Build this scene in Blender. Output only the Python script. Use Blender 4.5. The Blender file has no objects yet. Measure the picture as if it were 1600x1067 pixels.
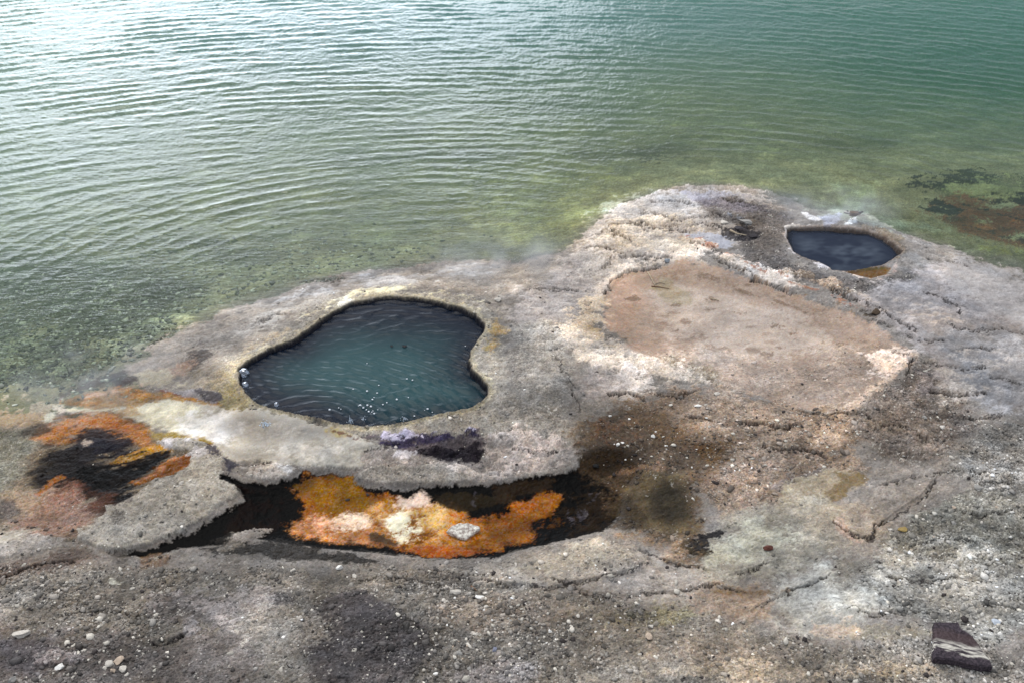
import bpy, bmesh, math, random
import numpy as np
from mathutils import Vector, noise as mnoise
C = bpy.context.scene.collection
SC = bpy.context.scene
rng = np.random.default_rng(7)
random.seed(7)
F32 = np.float32
# ------------------------------------------------------------------ camera
H, PITCH, FPX = 4.5, math.radians(38.0), 1467.0
cam = bpy.data.cameras.new('camera'); camo = bpy.data.objects.new('camera', cam); C.objects.link(camo)
cam.sensor_width = 36; cam.lens = FPX/1600*36; cam.clip_start = .1; cam.clip_end = 2000
camo.location = (0, 0, H); camo.rotation_euler = (math.radians(90)-PITCH, 0, 0)
SC.camera = camo
SC.view_settings.view_transform = 'Standard'; SC.view_settings.look = 'None'
SC.view_settings.exposure = 0.27; SC.view_settings.gamma = 1
# ------------------------------------------------------------------ node helpers
def nd(t, typ, **kw):
    n = t.nodes.new(typ)
    for k, v in kw.items():
        if k.startswith('i_'):
            k2 = k[2:]; n.inputs[int(k2) if k2.isdigit() else k2.replace('_', ' ')].default_value = v
        else: setattr(n, k, v)
    return n
def mth(t, op, a, b=None, clamp=False):
    n = t.nodes.new('ShaderNodeMath'); n.operation = op; n.use_clamp = clamp
    for i, v in enumerate((a, b)):
        if v is None: continue
        if isinstance(v, (int, float)): n.inputs[i].default_value = v
        else: t.links.new(v, n.inputs[i])
    return n.outputs[0]
def mixc(t, f, a, b, mode='MIX'):
    n = t.nodes.new('ShaderNodeMix'); n.data_type = 'RGBA'; n.blend_type = mode
    for i, v in ((0, f), (6, a), (7, b)):
        if isinstance(v, (int, float)): n.inputs[i].default_value = v
        elif isinstance(v, tuple): n.inputs[i].default_value = (*v, 1) if len(v) == 3 else v
        else: t.links.new(v, n.inputs[i])
    return n.outputs[2]
def ramp(t, v, a, b, smooth=True):
    n = t.nodes.new('ShaderNodeMapRange'); n.interpolation_type = 'SMOOTHSTEP' if smooth else 'LINEAR'
    n.inputs[1].default_value = a; n.inputs[2].default_value = b
    t.links.new(v, n.inputs[0]); return n.outputs[0]
# ------------------------------------------------------------------ world: bright broken overcast
SUN_EL, SUN_AZ = math.radians(62), math.radians(-22)     # azimuth measured from +Y towards +X
W = bpy.data.worlds.new('World'); SC.world = W; W.use_nodes = True
t = W.node_tree; t.nodes.clear()
sky = nd(t, 'ShaderNodeTexSky', sky_type='NISHITA', sun_disc=False)
sky.sun_elevation = SUN_EL; sky.sun_rotation = SUN_AZ; sky.air_density = 1.0; sky.dust_density = 3.0
tc = nd(t, 'ShaderNodeTexCoord'); sep = nd(t, 'ShaderNodeSeparateXYZ'); t.links.new(tc.outputs['Generated'], sep.inputs[0])
sc_ = nd(t, 'ShaderNodeMapping'); sc_.inputs['Scale'].default_value = (1, 1, 2.2); t.links.new(tc.outputs['Generated'], sc_.inputs[0])
cn = nd(t, 'ShaderNodeTexNoise', i_Scale=2.6, i_Detail=6.0, i_Roughness=.55, i_Distortion=.5); t.links.new(sc_.outputs[0], cn.inputs['Vector'])
cmask = ramp(t, cn.outputs[0], .40, .62)
def lobe(d, a, b):
    n = nd(t, 'ShaderNodeVectorMath', operation='DOT_PRODUCT'); t.links.new(tc.outputs['Generated'], n.inputs[0])
    n.inputs[1].default_value = Vector(d).normalized(); return ramp(t, n.outputs['Value'], a, b)
def dirv(az, el):
    az, el = math.radians(az), math.radians(el); return (math.sin(az)*math.cos(el), math.cos(az)*math.cos(el), math.sin(el))
b1 = lobe(dirv(-14, 17), .92, .995)      # bright cloud in front of the sun's side
b2 = lobe(dirv(45, 22), .80, .99)        # darker cloud bank to the right
b3 = lobe(dirv(-38, 13), .90, .99)
val = mth(t, 'ADD', 7.6, mth(t, 'MULTIPLY', b1, 46.0))
val = mth(t, 'ADD', val, mth(t, 'MULTIPLY', b3, 17.0))
val = mth(t, 'MULTIPLY', val, mth(t, 'SUBTRACT', 1.0, mth(t, 'MULTIPLY', b2, .70)))
b4 = lobe(dirv(0, 46), .80, .97)         # added dimming lobe, no real cloud bank: darkens reflections in lake and pool
val = mth(t, 'MULTIPLY', val, mth(t, 'SUBTRACT', 1.0, mth(t, 'MULTIPLY', b4, .5)))
cn2 = nd(t, 'ShaderNodeTexNoise', i_Scale=5.0, i_Detail=5.0); t.links.new(sc_.outputs[0], cn2.inputs['Vector'])
val = mth(t, 'MULTIPLY', val, mth(t, 'ADD', .62, mth(t, 'MULTIPLY', cn2.outputs[0], .8)))
cl = nd(t, 'ShaderNodeCombineColor')
t.links.new(mth(t, 'MULTIPLY', val, .93), cl.inputs[0]); t.links.new(val, cl.inputs[1]); t.links.new(mth(t, 'MULTIPLY', val, 1.10), cl.inputs[2])
skc = mixc(t, mth(t, 'ADD', .55, mth(t, 'MULTIPLY', cmask, .45)), sky.outputs[0], cl.outputs[0])
bg = nd(t, 'ShaderNodeBackground', i_Strength=.12); t.links.new(skc, bg.inputs[0])
wo = nd(t, 'ShaderNodeOutputWorld'); t.links.new(bg.outputs[0], wo.inputs[0])
# ------------------------------------------------------------------ sun (veiled)
sl = bpy.data.lights.new('sun', 'SUN'); sl.energy = 1.5; sl.angle = math.radians(32); sl.color = (1, .96, .9)
so = bpy.data.objects.new('sun', sl); C.objects.link(so)
sdir = Vector(dirv(math.degrees(SUN_AZ), math.degrees(SUN_EL)))
so.rotation_euler = (-sdir).to_track_quat('-Z', 'Y').to_euler(); so.location = (0, 0, 20)
# ------------------------------------------------------------------ projection of ground points to the photograph and back
cP, sP = math.cos(PITCH), math.sin(PITCH)
def proj(x, y, z):
    d = np.maximum(y*cP-(z-H)*sP, .05); u = y*sP+(z-H)*cP
    return 800+FPX*x/d, 533.5-FPX*u/d
def unproj(px, py, z):
    a = (px-800)/FPX; b = (533.5-py)/FPX
    dx, dy, dz = a, cP+b*sP, -sP+b*cP
    k = (z-H)/dz
    return dx*k, dy*k
# ------------------------------------------------------------------ tileable noise tables
NT = 1024
def spec(beta, seed, lo=1):
    r = np.random.default_rng(seed)
    fx = np.fft.fftfreq(NT)[:, None]*NT; fy = np.fft.rfftfreq(NT)[None, :]*NT
    f = np.hypot(fx, fy); f[0, 0] = 1
    a = f**(-beta); a[0, 0] = 0; a[f < lo] = 0; a[f > NT*.42] = 0
    z = np.fft.irfft2(np.fft.rfft2(r.standard_normal((NT, NT)))*a)
    return (z/z.std()).astype(F32)
TX = {'r': spec(1.15, 1, 3), 's': spec(1.7, 2, 2), 'f': spec(.75, 3, 6), 'q': spec(1.3, 4, 3)}
def samp(tb, u, v):
    T = TX[tb]; iu = np.floor(u); iv = np.floor(v); fu = (u-iu).astype(F32); fv = (v-iv).astype(F32)
    i0 = iu.astype(np.int64) & 1023; j0 = iv.astype(np.int64) & 1023; i1 = (i0+1) & 1023; j1 = (j0+1) & 1023
    return (T[i0, j0]*(1-fu)+T[i1, j0]*fu)*(1-fv)+(T[i0, j1]*(1-fu)+T[i1, j1]*fu)*fv
def N(tb, x, y, s, rot=0., asp=1., o=0.):
    """noise on world metres: s table texels per metre, rot the streak direction, asp the stretch along it"""
    c, q = math.cos(rot), math.sin(rot)
    return samp(tb, (x*c+y*q)*s/asp+o*97.3+500, (-x*q+y*c)*s+o*53.1+500)
def sst(a, b, x):
    k = np.clip((x-a)/(b-a), 0, 1); return k*k*(3-2*k)
# ------------------------------------------------------------------ broad relief: thin plate spline through surveyed heights (lake level = 0)
CP = [(1600,415,0),(1500,390,0),(1400,362,0),(1280,332,.0),(1180,302,0),(1080,292,0),(1000,312,0),(930,352,0),(890,385,0),(800,402,0),(700,410,0),
(560,428,0),(420,462,0),(300,505,0),(230,545,0),(150,580,0),(60,602,-.005),(0,612,.0),(0,700,.012),(0,800,.02),(0,880,.06),
(1600,370,-.03),(1500,335,-.045),(1600,300,-.08),(1450,290,-.08),(1350,300,-.06),(1200,265,-.12),(1080,262,-.12),(950,290,-.13),(850,350,-.1),(700,370,-.1),(550,385,-.11),
(400,415,-.1),(250,470,-.07),(100,530,-.05),(0,560,-.05),(100,450,-.12),(0,350,-.32),(300,350,-.2),(600,300,-.27),(900,230,-.33),(1200,200,-.42),(1500,200,-.6),(1400,250,-.3),
(0,200,-.7),(400,150,-.8),(800,100,-.9),(1200,80,-1.2),(1600,80,-1.4),(-500,-60,-2),(300,-60,-2),(800,-60,-2),(1300,-60,-2),(2100,-60,-2.4),
(370,560,.12),(368,600,.125),(395,632,.12),(430,648,.115),(450,510,.12),(560,465,.12),(700,455,.12),(770,490,.14),(790,580,.16),(750,650,.15),(600,680,.13),(480,675,.11),(400,650,.10),(620,570,.14),
(400,700,.06),(250,650,.03),(140,640,.01),(150,700,.05),(210,750,.05),(80,800,.025),(40,740,.02),(250,770,.10),(340,720,.10),(180,830,.09),
(420,790,0),(540,770,.005),(650,800,0),(800,810,0),(900,780,.01),(960,760,.03),(280,855,.03),(200,872,.05),(650,735,.08),(400,735,.07),(680,690,.1),
(850,560,.15),(880,680,.13),(830,480,.12),(870,430,.06),(850,880,.08),(950,850,.09),(700,895,.06),(400,880,.06),(100,900,.08),
(100,1050,.2),(500,1050,.19),(900,1050,.2),(1300,1050,.22),(1550,1050,.25),(800,960,.12),(300,960,.13),(1200,950,.15),(1500,900,.22),(1150,830,.08),(1050,780,.05),(1000,700,.08),
(1400,780,.17),(1330,700,.14),(1550,700,.2),(1200,700,.1),(1150,500,.06),(1000,470,.06),(1250,560,.07),(1100,600,.09),(930,480,.1),(950,560,.1),(1080,400,.09),(1200,430,.11),
(1300,470,.12),(1430,560,.13),(1300,640,.12),(1230,390,.1),(1320,350,.08),(1410,390,.1),(1330,440,.11),(1240,420,.11),(1100,340,.05),(1000,360,.05),(1500,450,.1),(1600,500,.12),
(1480,410,.03),(1600,445,.03),(-300,1300,.35),(800,1300,.35),(1900,1300,.4),(-300,600,-.1),(-300,900,.05),(-300,300,-.5),(1900,500,.1),(1900,320,-.2),(1900,800,.25),(1900,150,-.9)]
CPa = np.array(CP, float); cx_, cy_ = unproj(CPa[:, 0], CPa[:, 1], CPa[:, 2])
def tpsK(r2): return r2*np.log(r2+1e-9)*.5
n_ = len(CPa); K = tpsK((cx_[:, None]-cx_)**2+(cy_[:, None]-cy_)**2)+np.eye(n_)*.02
Pm = np.c_[np.ones(n_), cx_, cy_]; A = np.block([[K, Pm], [Pm.T, np.zeros((3, 3))]])
sol = np.linalg.solve(A, np.r_[CPa[:, 2], 0, 0, 0]); TW, TA = sol[:n_], sol[n_:]
def Zb(x, y):
    x = np.atleast_1d(np.asarray(x, float)); y = np.atleast_1d(np.asarray(y, float))
    xc = np.clip(x, -11, 11); yc = np.clip(y, .8, 15.5)
    z = TA[0]+TA[1]*xc+TA[2]*yc
    for i in range(n_):
        r2 = (xc-cx_[i])**2+(yc-cy_[i])**2; z += TW[i]*.5*r2*np.log(r2+1e-9)
    return np.clip(z, -3.2, .8)
def U(px, py):
    px = np.atleast_1d(np.asarray(px, float)); py = np.atleast_1d(np.asarray(py, float)); z = np.full(px.shape, .08)
    for _ in range(7):
        x, y = unproj(px, py, z); z = .4*z+.6*Zb(x, y)
    x, y = unproj(px, py, z); return x, y, z
# ------------------------------------------------------------------ fan grid (denser near the viewer, one sheet out to the horizon)
def fan(pys, pxs, zref=.06):
    """rows at the given reference rows, columns widening with distance"""
    _, ys = unproj(np.full(len(pys), 800.), np.array(pys, float), zref)
    ts = (np.array(pxs, float)-800)/FPX
    k = ys*cP+(H-zref)*sP
    return np.outer(k, ts), np.repeat(ys[:, None], len(ts), 1)
def edge_ext(a, n, first, g):
    o = [a]; s = first
    for _ in range(n): o.append(o[-1]+s); s *= g
    return o[1:]
STEP = 1.08
cols = list(np.arange(-380, 1990, STEP))
cols = edge_ext(cols[0], 16, -5, 1.55)[::-1]+cols+edge_ext(cols[-1], 16, 5, 1.55)
rows = list(np.arange(1190, 300, -STEP))+list(np.arange(300, -20, -2.3))
rows_near = [2600, 2200, 1900, 1700, 1550, 1440, 1360, 1300, 1260, 1230, 1210, 1198]
rows_far = list(range(-24, -160, -8))+[-180, -205, -235, -265, -295, -325, -350, -375, -395, -415, -430, -445, -455, -465, -475]
rows = rows_near+rows+rows_far
GX, GY = fan(rows, cols)
shape = GX.shape; X = GX.ravel(); Y = GY.ravel()
core = (np.abs(X) < 12) & (Y < 17)
# TPS on a coarse lattice, bilinear to the vertices
lx = np.linspace(-11, 11, 331); ly = np.linspace(.8, 15.5, 331)
LZ = Zb(*[a.ravel() for a in np.meshgrid(lx, ly, indexing='ij')]).reshape(331, 331)
def Zf(x, y):
    u = np.clip((x-lx[0])/(lx[1]-lx[0]), 0, 329.999); v = np.clip((y-ly[0])/(ly[1]-ly[0]), 0, 329.999)
    i = u.astype(int); j = v.astype(int); a = u-i; b = v-j
    return (LZ[i, j]*(1-a)+LZ[i+1, j]*a)*(1-b)+(LZ[i, j+1]*(1-a)+LZ[i+1, j+1]*a)*b
Z0 = Zf(X, Y)
Z0 = np.where(Y > 15.5, np.minimum(Z0, -1)-np.clip((Y-15.5)*.15, 0, 8), Z0)
PX, PY = proj(X, Y, Z0)
PX = PX.astype(F32); PY = PY.astype(F32)
Xf = X; Yf = Y
nA = N('r', Xf, Yf, 60); nB = N('q', Xf, Yf, 140, .7, 1, 1); nC = N('s', Xf, Yf, 34, .3, 1, 2); nD = N('f', Xf, Yf, 190, 1.1, 1, 3)
nH0 = lambda a, b: N('s', a, b, 40, 1.1, 1, 14)
nS = N('r', Xf, Yf, 120, .12, 3.0, 4)          # streaks along the shore
nHF = N('r', Xf, Yf, 430, .25, 1.5, 41); nHG = N('q', Xf, Yf, 330, 1.3, 1, 42)
nRag = (.55*nA+.65*nHF+.3*nHG)
L_ = lambda c: ((c/255)/12.92 if c/255 <= .04045 else ((c/255+.055)/1.055)**2.4)
ALB = .80
def lin(c):
    a = np.array([L_(v)*ALB for v in c], F32); s = (max(c)-min(c))/max(max(c), 1); return a*(1-.5*max(0, s-.25))
n = len(X)
COL = np.empty((n, 3), F32); COL[:] = lin((150, 141, 132))
WET = np.full(n, .12, F32); GRA = np.full(n, .5, F32); MOT = np.full(n, 1., F32); DZ = np.zeros(n, F32); ROU = np.full(n, 1., F32)
YS = 1.7
def sdf(pts, px, py, closed=True):
    p = np.array(pts, F32).copy(); p[:, 1] *= YS; q = py*YS
    best = np.full(px.shape, 1e12, F32); ins = np.zeros(px.shape, bool)
    m = len(p); rr = range(m) if closed else range(m-1)
    for i in rr:
        x0, y0 = p[i]; x1, y1 = p[(i+1) % m]; dx, dy = x1-x0, y1-y0
        t_ = np.clip(((px-x0)*dx+(q-y0)*dy)/(dx*dx+dy*dy+1e-6), 0, 1)
        best = np.minimum(best, (px-x0-t_*dx)**2+(q-y0-t_*dy)**2)
        if closed and y0 != y1:
            c = ((y0 > q) != (y1 > q)) & (px < (x1-x0)*(q-y0)/(y1-y0)+x0); ins ^= c
    d = np.sqrt(best)
    return np.where(ins, d, -d) if closed else -d
def sub(pts, pad):
    p = np.array(pts, float)
    return np.nonzero((PX > p[:, 0].min()-pad) & (PX < p[:, 0].max()+pad) & (PY > p[:, 1].min()-pad/YS) & (PY < p[:, 1].max()+pad/YS))[0]
def apply(ix, m, col, o, wet, g, mot, rou):
    m = m.astype(F32)
    if col is not None:
        mo = (m*o)[:, None]; COL[ix] = COL[ix]*(1-mo)+lin(col)*mo
    for arr, v in ((WET, wet), (GRA, g), (MOT, mot), (ROU, rou)):
        if v is not None: arr[ix] = arr[ix]*(1-m)+v*m
PT = {'H': nHF, 'A': .7*nA+.6*nHF, 'B': .5*nB+.75*nHG, 'C': nC, 'D': nD, 'S': nS}
def P(pts, col, f=8, r=8, o=1., wet=None, g=None, mot=None, rou=None, pat=None, dz=0., dzf=None, w=None):
    """a patch (closed outline) or, with w, a band of that half width along an open line"""
    f = f*.6
    pad = f+3*r+(w or 0)+4; ix = sub(pts, pad)
    if not len(ix): return
    d = sdf(pts, PX[ix], PY[ix], w is None)+(w or 0)
    d = d+r*nRag[ix]
    m = sst(-f, f, d)
    if pat:                       # broken cover: (table, threshold, softness)
        m = m*sst(pat[1]-pat[2]*.5, pat[1]+pat[2]*.5, PT[pat[0]][ix])
    apply(ix, m, col, o, wet, g, mot, rou)
    if dz: d0 = d-.45*r*nRag[ix]; DZ[ix] += (dz*sst(-(dzf or 5), dzf or 5, d0)).astype(F32)
def E(cx, cy, rx, ry, col, **k):
    P([(cx+rx*math.cos(a), cy+ry*math.sin(a)) for a in np.linspace(0, 2*math.pi, 11)[:-1]], col, **k)
def CR(pts, w=1.6, dep=.02, r=2, col=None, up=0., upw=14):
    """a crack or broken crust edge; up lifts the ground on the left hand side of the line, fading over upw"""
    ix = sub(pts, upw+20)
    if not len(ix): return
    d = -sdf(pts, PX[ix]+r*2.2*nA[ix]+r*nHG[ix], PY[ix]+r*1.1*nHF[ix], False)
    kk = np.clip(.55+.7*nA[ix], .0, 1.2)
    m = 1-sst(w*.4, w*1.6, d)
    DZ[ix] -= (dep*m*kk).astype(F32)
    if up:
        p = np.array(pts, float); bs = np.full(len(ix), 1e12); sg = np.zeros(len(ix)); q = PY[ix]*YS; p[:, 1] *= YS
        for i in range(len(p)-1):
            x0, y0 = p[i]; dx, dy = p[i+1]-p[i]; t_ = ((PX[ix]-x0)*dx+(q-y0)*dy)/(dx*dx+dy*dy); tc_ = np.clip(t_, 0, 1)
            dd = (PX[ix]-x0-tc_*dx)**2+(q-y0-tc_*dy)**2; s_ = dx*(q-y0)-dy*(PX[ix]-x0)
            s_ = np.where((t_ < -.02) | (t_ > 1.02), s_*.0001, s_)
            b = dd < bs; bs = np.where(b, dd, bs); sg = np.where(b, s_, sg)
        dd = np.sqrt(bs); fade = 1-sst(0, upw, dd)
        DZ[ix] += (up*fade*(sg < 0)*(dd > w)*1.0).astype(F32)
    if col is not None: apply(ix, m*.9, col, 1, None, None, None, None)

BIG = [(374,574),(387,563),(417,544),(460,527),(493,503),(517,487),(550,472),(590,463),(634,463),(677,468),(717,478),(744,490),(759,503),(759,517),(749,530),(740,543),(735,560),(737,574),(750,587),(765,600),(764,614),(754,627),(737,637),(710,642),(684,647),(650,655),(617,662),(570,665),(523,660),(483,650),(450,643),(417,635),(400,630),(383,613),(373,597)]
SML = [(1230,358),(1237,355),(1256,355),(1281,354),(1308,355),(1332,357),(1357,361),(1382,371),(1399,381),(1411,391),(1408,398),(1398,403),(1388,410),(1379,415),(1357,418),(1335,423),(1320,424),(1301,422),(1296,418),(1281,411),(1264,406),(1251,401),(1239,393),(1232,381),(1229,371)]
#LAYERS_BEGIN
# ---- lake bed -------------------------------------------------
under = sst(.0, -.03, Z0+.006*nA)
LB = lin((150, 148, 122))
COL[:] = COL*(1-under[:, None])+LB*under[:, None]
GRA[:] = GRA*(1-under)+.8*under
P([(-200,380),(120,400),(330,440),(300,500),(180,560),(60,605),(-200,630)], (112,114,98), f=40, r=12, g=1., mot=1.6)
P([(60,560),(250,500),(330,490),(200,560),(100,600)], (150,148,126), f=30, r=10, o=.6)
for c in [(262,450,55,12),(210,470,40,9),(150,500,60,12),(370,400,60,9),(300,380,50,8)]:
    E(*c, (62,62,52), f=16, r=12, o=.7)
P([(560,395),(700,330),(860,330),(920,300),(960,250),(860,230),(640,300),(520,360)], (140,142,106), f=40, r=30, o=.5)
for c in [(870,340,60,18),(760,300,60,10),(880,380,60,10),(690,340,50,10),(930,270,60,9),(1130,215,80,10),(1230,235,60,10),(1060,170,80,10),(1100,190,60,8)]:
    E(*c, (160,160,120), f=24, r=16, o=.5, pat=('A',.0,1.2))
for c in [(620,205,45,8),(960,240,70,10),(1035,235,50,8),(800,165,70,8),(560,250,60,8),(900,170,90,8),(1330,225,60,8),(700,240,80,8)]:
    E(*c, (66,62,56), f=18, r=18, o=.75)
P([(1410,290),(1460,275),(1520,265),(1600,285),(1700,300),(1700,335),(1560,330),(1470,305)], (24,30,38), f=8, r=14, o=.95)
P([(1460,300),(1500,283),(1570,280),(1620,295),(1580,312),(1500,308)], (160,164,122), f=12, r=10, o=.85)
P([(1440,330),(1490,308),(1560,318),(1700,340),(1700,400),(1600,395),(1500,370)], (118,86,70), f=12, r=14)
P([(1520,372),(1600,385),(1700,400),(1700,425),(1600,412),(1520,392)], (150,148,104), f=8, r=10)
for c in [(1478,356,20,5),(1545,345,22,4),(1590,372,24,5),(1520,386,26,5),(1470,335,14,4),(1560,322,20,4),(1600,395,20,5)]:
    E(*c, (146,156,128), f=10, r=12, o=.75)
for c in [(1500,345,26,4),(1570,358,30,4),(1530,372,24,3),(1590,335,26,4),(1450,345,20,3),(1560,400,30,3)]:
    E(*c, (58,50,46), f=8, r=12, o=.75, pat=('H',-.4,1.))
for c in [(1540,356,12,3),(1515,366,12,3),(1580,345,12,3)]:
    E(*c, (158,112,78), f=8, r=8, o=.7)
P([(1440,352),(1480,345),(1520,362),(1600,380)], (60,52,50), f=4, r=10, w=5, pat=('A',0,.5))
P([(1310,290),(1360,286),(1368,320),(1330,335),(1300,330)], (160,168,142), f=18, r=12, o=.7)
P([(1230,325),(1300,328),(1400,345),(1480,352),(1490,362),(1400,362),(1280,340)], (158,164,146), f=22, r=10, o=.7)
E(1210,315,50,10,(106,108,104), f=14, r=10, o=.8)
for a in [((1430,312),(1470,318),(1500,330),(1480,335),(1440,325)),((1505,320),(1560,335),(1600,345))]:
    P(list(a), (40,44,46), f=3, r=6, w=3)
# ---- shoreline slope ------------------------------------------
P([(190,560),(330,500),(560,432),(700,415),(860,400),(900,400),(860,440),(760,470),(700,455),(590,455),(500,480),(420,535),(360,570),(240,600)], (163,152,140), f=14, r=8, g=.45, mot=.9)
P([(250,560),(400,500),(520,450),(640,430),(760,430),(700,445),(560,455),(460,495),(360,545)], (186,176,164), f=10, r=12, o=.7, pat=('S',.2,.8))
P([(430,470),(560,432),(700,415),(830,405),(760,430),(560,450)], (180,177,176), f=12, r=8, o=.6, pat=('S',-.2,.9))
P([(280,565),(310,545),(330,540),(318,560),(300,585),(285,580)], (70,62,58), f=6, r=10, o=.85, wet=.4)
P([(300,540),(340,530),(330,520),(305,535)], (90,80,76), f=5, r=9, o=.8, pat=('A',.1,.4))
P([(200,590),(300,560),(290,590),(220,610)], (172,140,118), f=12, r=10, o=.6)
P([(-200,600),(60,608),(170,590),(260,575),(290,600),(180,610),(90,625),(80,650),(0,665),(-200,670)], (172,162,140), f=14, r=8, g=.3, mot=.6, wet=.3)
P([(-200,640),(20,640),(80,650),(60,665),(-200,668)], (178,150,116), f=12, r=6, o=.6, g=.3)
# ---- lavender and pale crust between the pools -----------------
P([(790,480),(860,430),(900,390),(960,400),(950,440),(930,480),(900,520),(880,560),(840,520),(800,540)], (176,166,159), f=18, r=10, mot=.9)
P([(900,385),(930,350),(1000,312),(1080,294),(1170,304),(1240,330),(1230,350),(1190,380),(1130,390),(1080,400),(990,410),(960,430),(900,440)], (178,169,161), f=8, r=9, rou=1.3, mot=1.)
P([(960,330),(1020,308),(1090,298),(1150,310),(1100,335),(1040,345),(990,350)], (194,190,188), f=10, r=14, o=.75, pat=('A',-.2,.5))
P([(970,350),(1060,340),(1100,370),(1060,395),(990,390),(960,370)], (200,187,170), f=10, r=14, o=.8, pat=('A',.0,.5))
P([(1060,300),(1120,300),(1180,318),(1100,318)], (150,146,154), f=8, r=8, o=.8)
P([(905,380),(950,360),(985,375),(960,395),(920,400)], (120,108,92), f=6, r=14, o=.7, pat=('B',.0,.5))
# dark grey gravel tongue round the small pool's left
P([(1100,322),(1150,312),(1230,328),(1245,345),(1225,365),(1228,395),(1250,415),(1290,428),(1370,436),(1420,418),(1450,428),(1430,455),(1340,462),(1270,445),(1200,425),(1160,405),(1150,385),(1160,360),(1110,345)], (112,104,98), f=8, r=8, g=1., mot=1.2)
P([(1130,352),(1180,350),(1190,372),(1150,380),(1125,370)], (44,42,46), f=5, r=12, o=.9, pat=('B',-.2,.5), rou=2.2, dz=-.012)
P([(1065,365),(1110,362),(1150,378),(1140,392),(1100,388)], (176,176,184), f=4, r=5, o=.9, g=.1, mot=.4)
P([(1140,338),(1165,342),(1180,356),(1160,352)], (130,132,138), f=3, r=4, o=.9)
P([(1100,318),(1210,326),(1230,342),(1150,330)], (92,86,94), f=8, r=8, o=.6)
# white ragged ledge above the basin
LEDGE = [(1080,378),(1110,380),(1130,395),(1160,400),(1180,415),(1215,425),(1245,440),(1262,450),(1235,455),(1200,448),(1172,436),(1150,418),(1120,405),(1095,392)]
P(LEDGE, (228,212,196), f=4, r=7, o=.95, rou=1.5, mot=1.2, dz=.010)
P([(1060,372),(1090,376),(1120,392),(1155,404),(1190,428),(1240,446),(1290,458),(1340,480)], (166,112,84), f=4, r=7, w=3, o=.85, pat=('B',-.1,.5))
P([(1150,420),(1200,450),(1260,462),(1340,492),(1370,496)], (120,96,72), f=4, r=8, w=4, o=.8, pat=('B',.0,.5))
P([(1230,424),(1290,442),(1340,470),(1370,492)], (140,118,96), f=5, r=8, w=5, o=.7, rou=2.)
P([(1270,440),(1300,436),(1320,450),(1300,456)], (186,160,136), f=5, r=6, o=.7)
P([(1340,482),(1368,480),(1376,496),(1350,496)], (70,58,46), f=4, r=8, o=.9, rou=2.5, pat=('B',-.2,.5))
# ---- tan basin ---------------------------------------------------
BAS = [(948,462),(975,432),(1020,416),(1080,408),(1130,418),(1180,440),(1240,458),(1310,480),(1370,505),(1420,545),(1405,580),(1360,610),(1340,640),(1290,648),(1230,640),(1170,610),(1100,580),(1040,562),(990,545),(950,520),(938,490)]
P([(890,500),(930,450),(960,425),(1010,405),(1060,398),(1110,410),(1000,425),(960,460),(950,500),(1000,545),(1060,565),(1120,585),(1050,600),(980,580),(900,555),(880,530)], (208,194,180), f=10, r=12, o=.85, rou=1.5, pat=('A',-.6,.7))
P(BAS, (176,153,135), f=7, r=6, g=.25, mot=.7, rou=.5, dz=-.012, dzf=6)
P([(1010,440),(1090,425),(1180,450),(1280,485),(1300,530),(1220,560),(1130,545),(1040,520)], (188,171,156), f=26, r=16, o=.75, mot=.5)
P([(950,460),(985,440),(1005,470),(1000,520),(1030,545),(990,545),(945,510)], (170,136,114), f=24, r=14, o=.45)
P([(1000,428),(1060,416),(1130,424),(1200,448),(1300,482),(1290,500),(1180,470),(1080,442),(1010,445)], (138,114,94), f=10, r=10, o=.6)
for k_ in range(70):
    a_ = rng.uniform(0, 6.28); q_ = rng.uniform()**.5; E(1165+190*q_*math.cos(a_), 512+75*q_*math.sin(a_)+.12*190*q_*math.cos(a_), rng.uniform(3, 9), rng.uniform(.6, 1.3), (112, 90, 72), f=2, r=5, o=rng.uniform(.3, .8))
P([(1030,430),(1050,438),(1075,470),(1040,470)], (142,132,104), f=8, r=8, o=.5)
for a in [((1135,445),(1165,458),(1190,462)),((1210,470),(1245,480),(1270,492)),((1230,485),(1260,500),(1300,512)),((1200,500),(1240,520),(1290,530)),((1095,430),(1120,436)),((1145,560),(1175,575),(1200,560))]:
    P(list(a), (112,92,76), f=3, r=5, w=2.5, o=.8, pat=('B',-.3,.5))
P([(1020,555),(1080,548),(1180,570),(1260,560),(1380,530),(1420,545),(1400,590),(1300,640),(1180,620),(1080,590)], (162,142,125), f=24, r=14, o=.8, g=.6, mot=1.1)
P([(1240,640),(1330,630),(1360,600),(1400,575),(1420,545),(1440,560),(1395,600),(1355,640),(1300,655)], (208,184,162), f=6, r=9, o=.85, rou=1.4, pat=('B',-.8,.6))
P([(1360,555),(1400,540),(1432,550),(1415,575),(1385,590),(1350,590)], (226,204,186), f=8, r=9, o=.85, pat=('A',-.3,.5))
P([(1290,645),(1330,642),(1340,636)], (232,208,190), f=3, r=3, w=2.5, o=.9)
P([(1170,650),(1230,660),(1300,672),(1260,678),(1190,668)], (106,80,50), f=7, r=9, o=.8)
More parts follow.
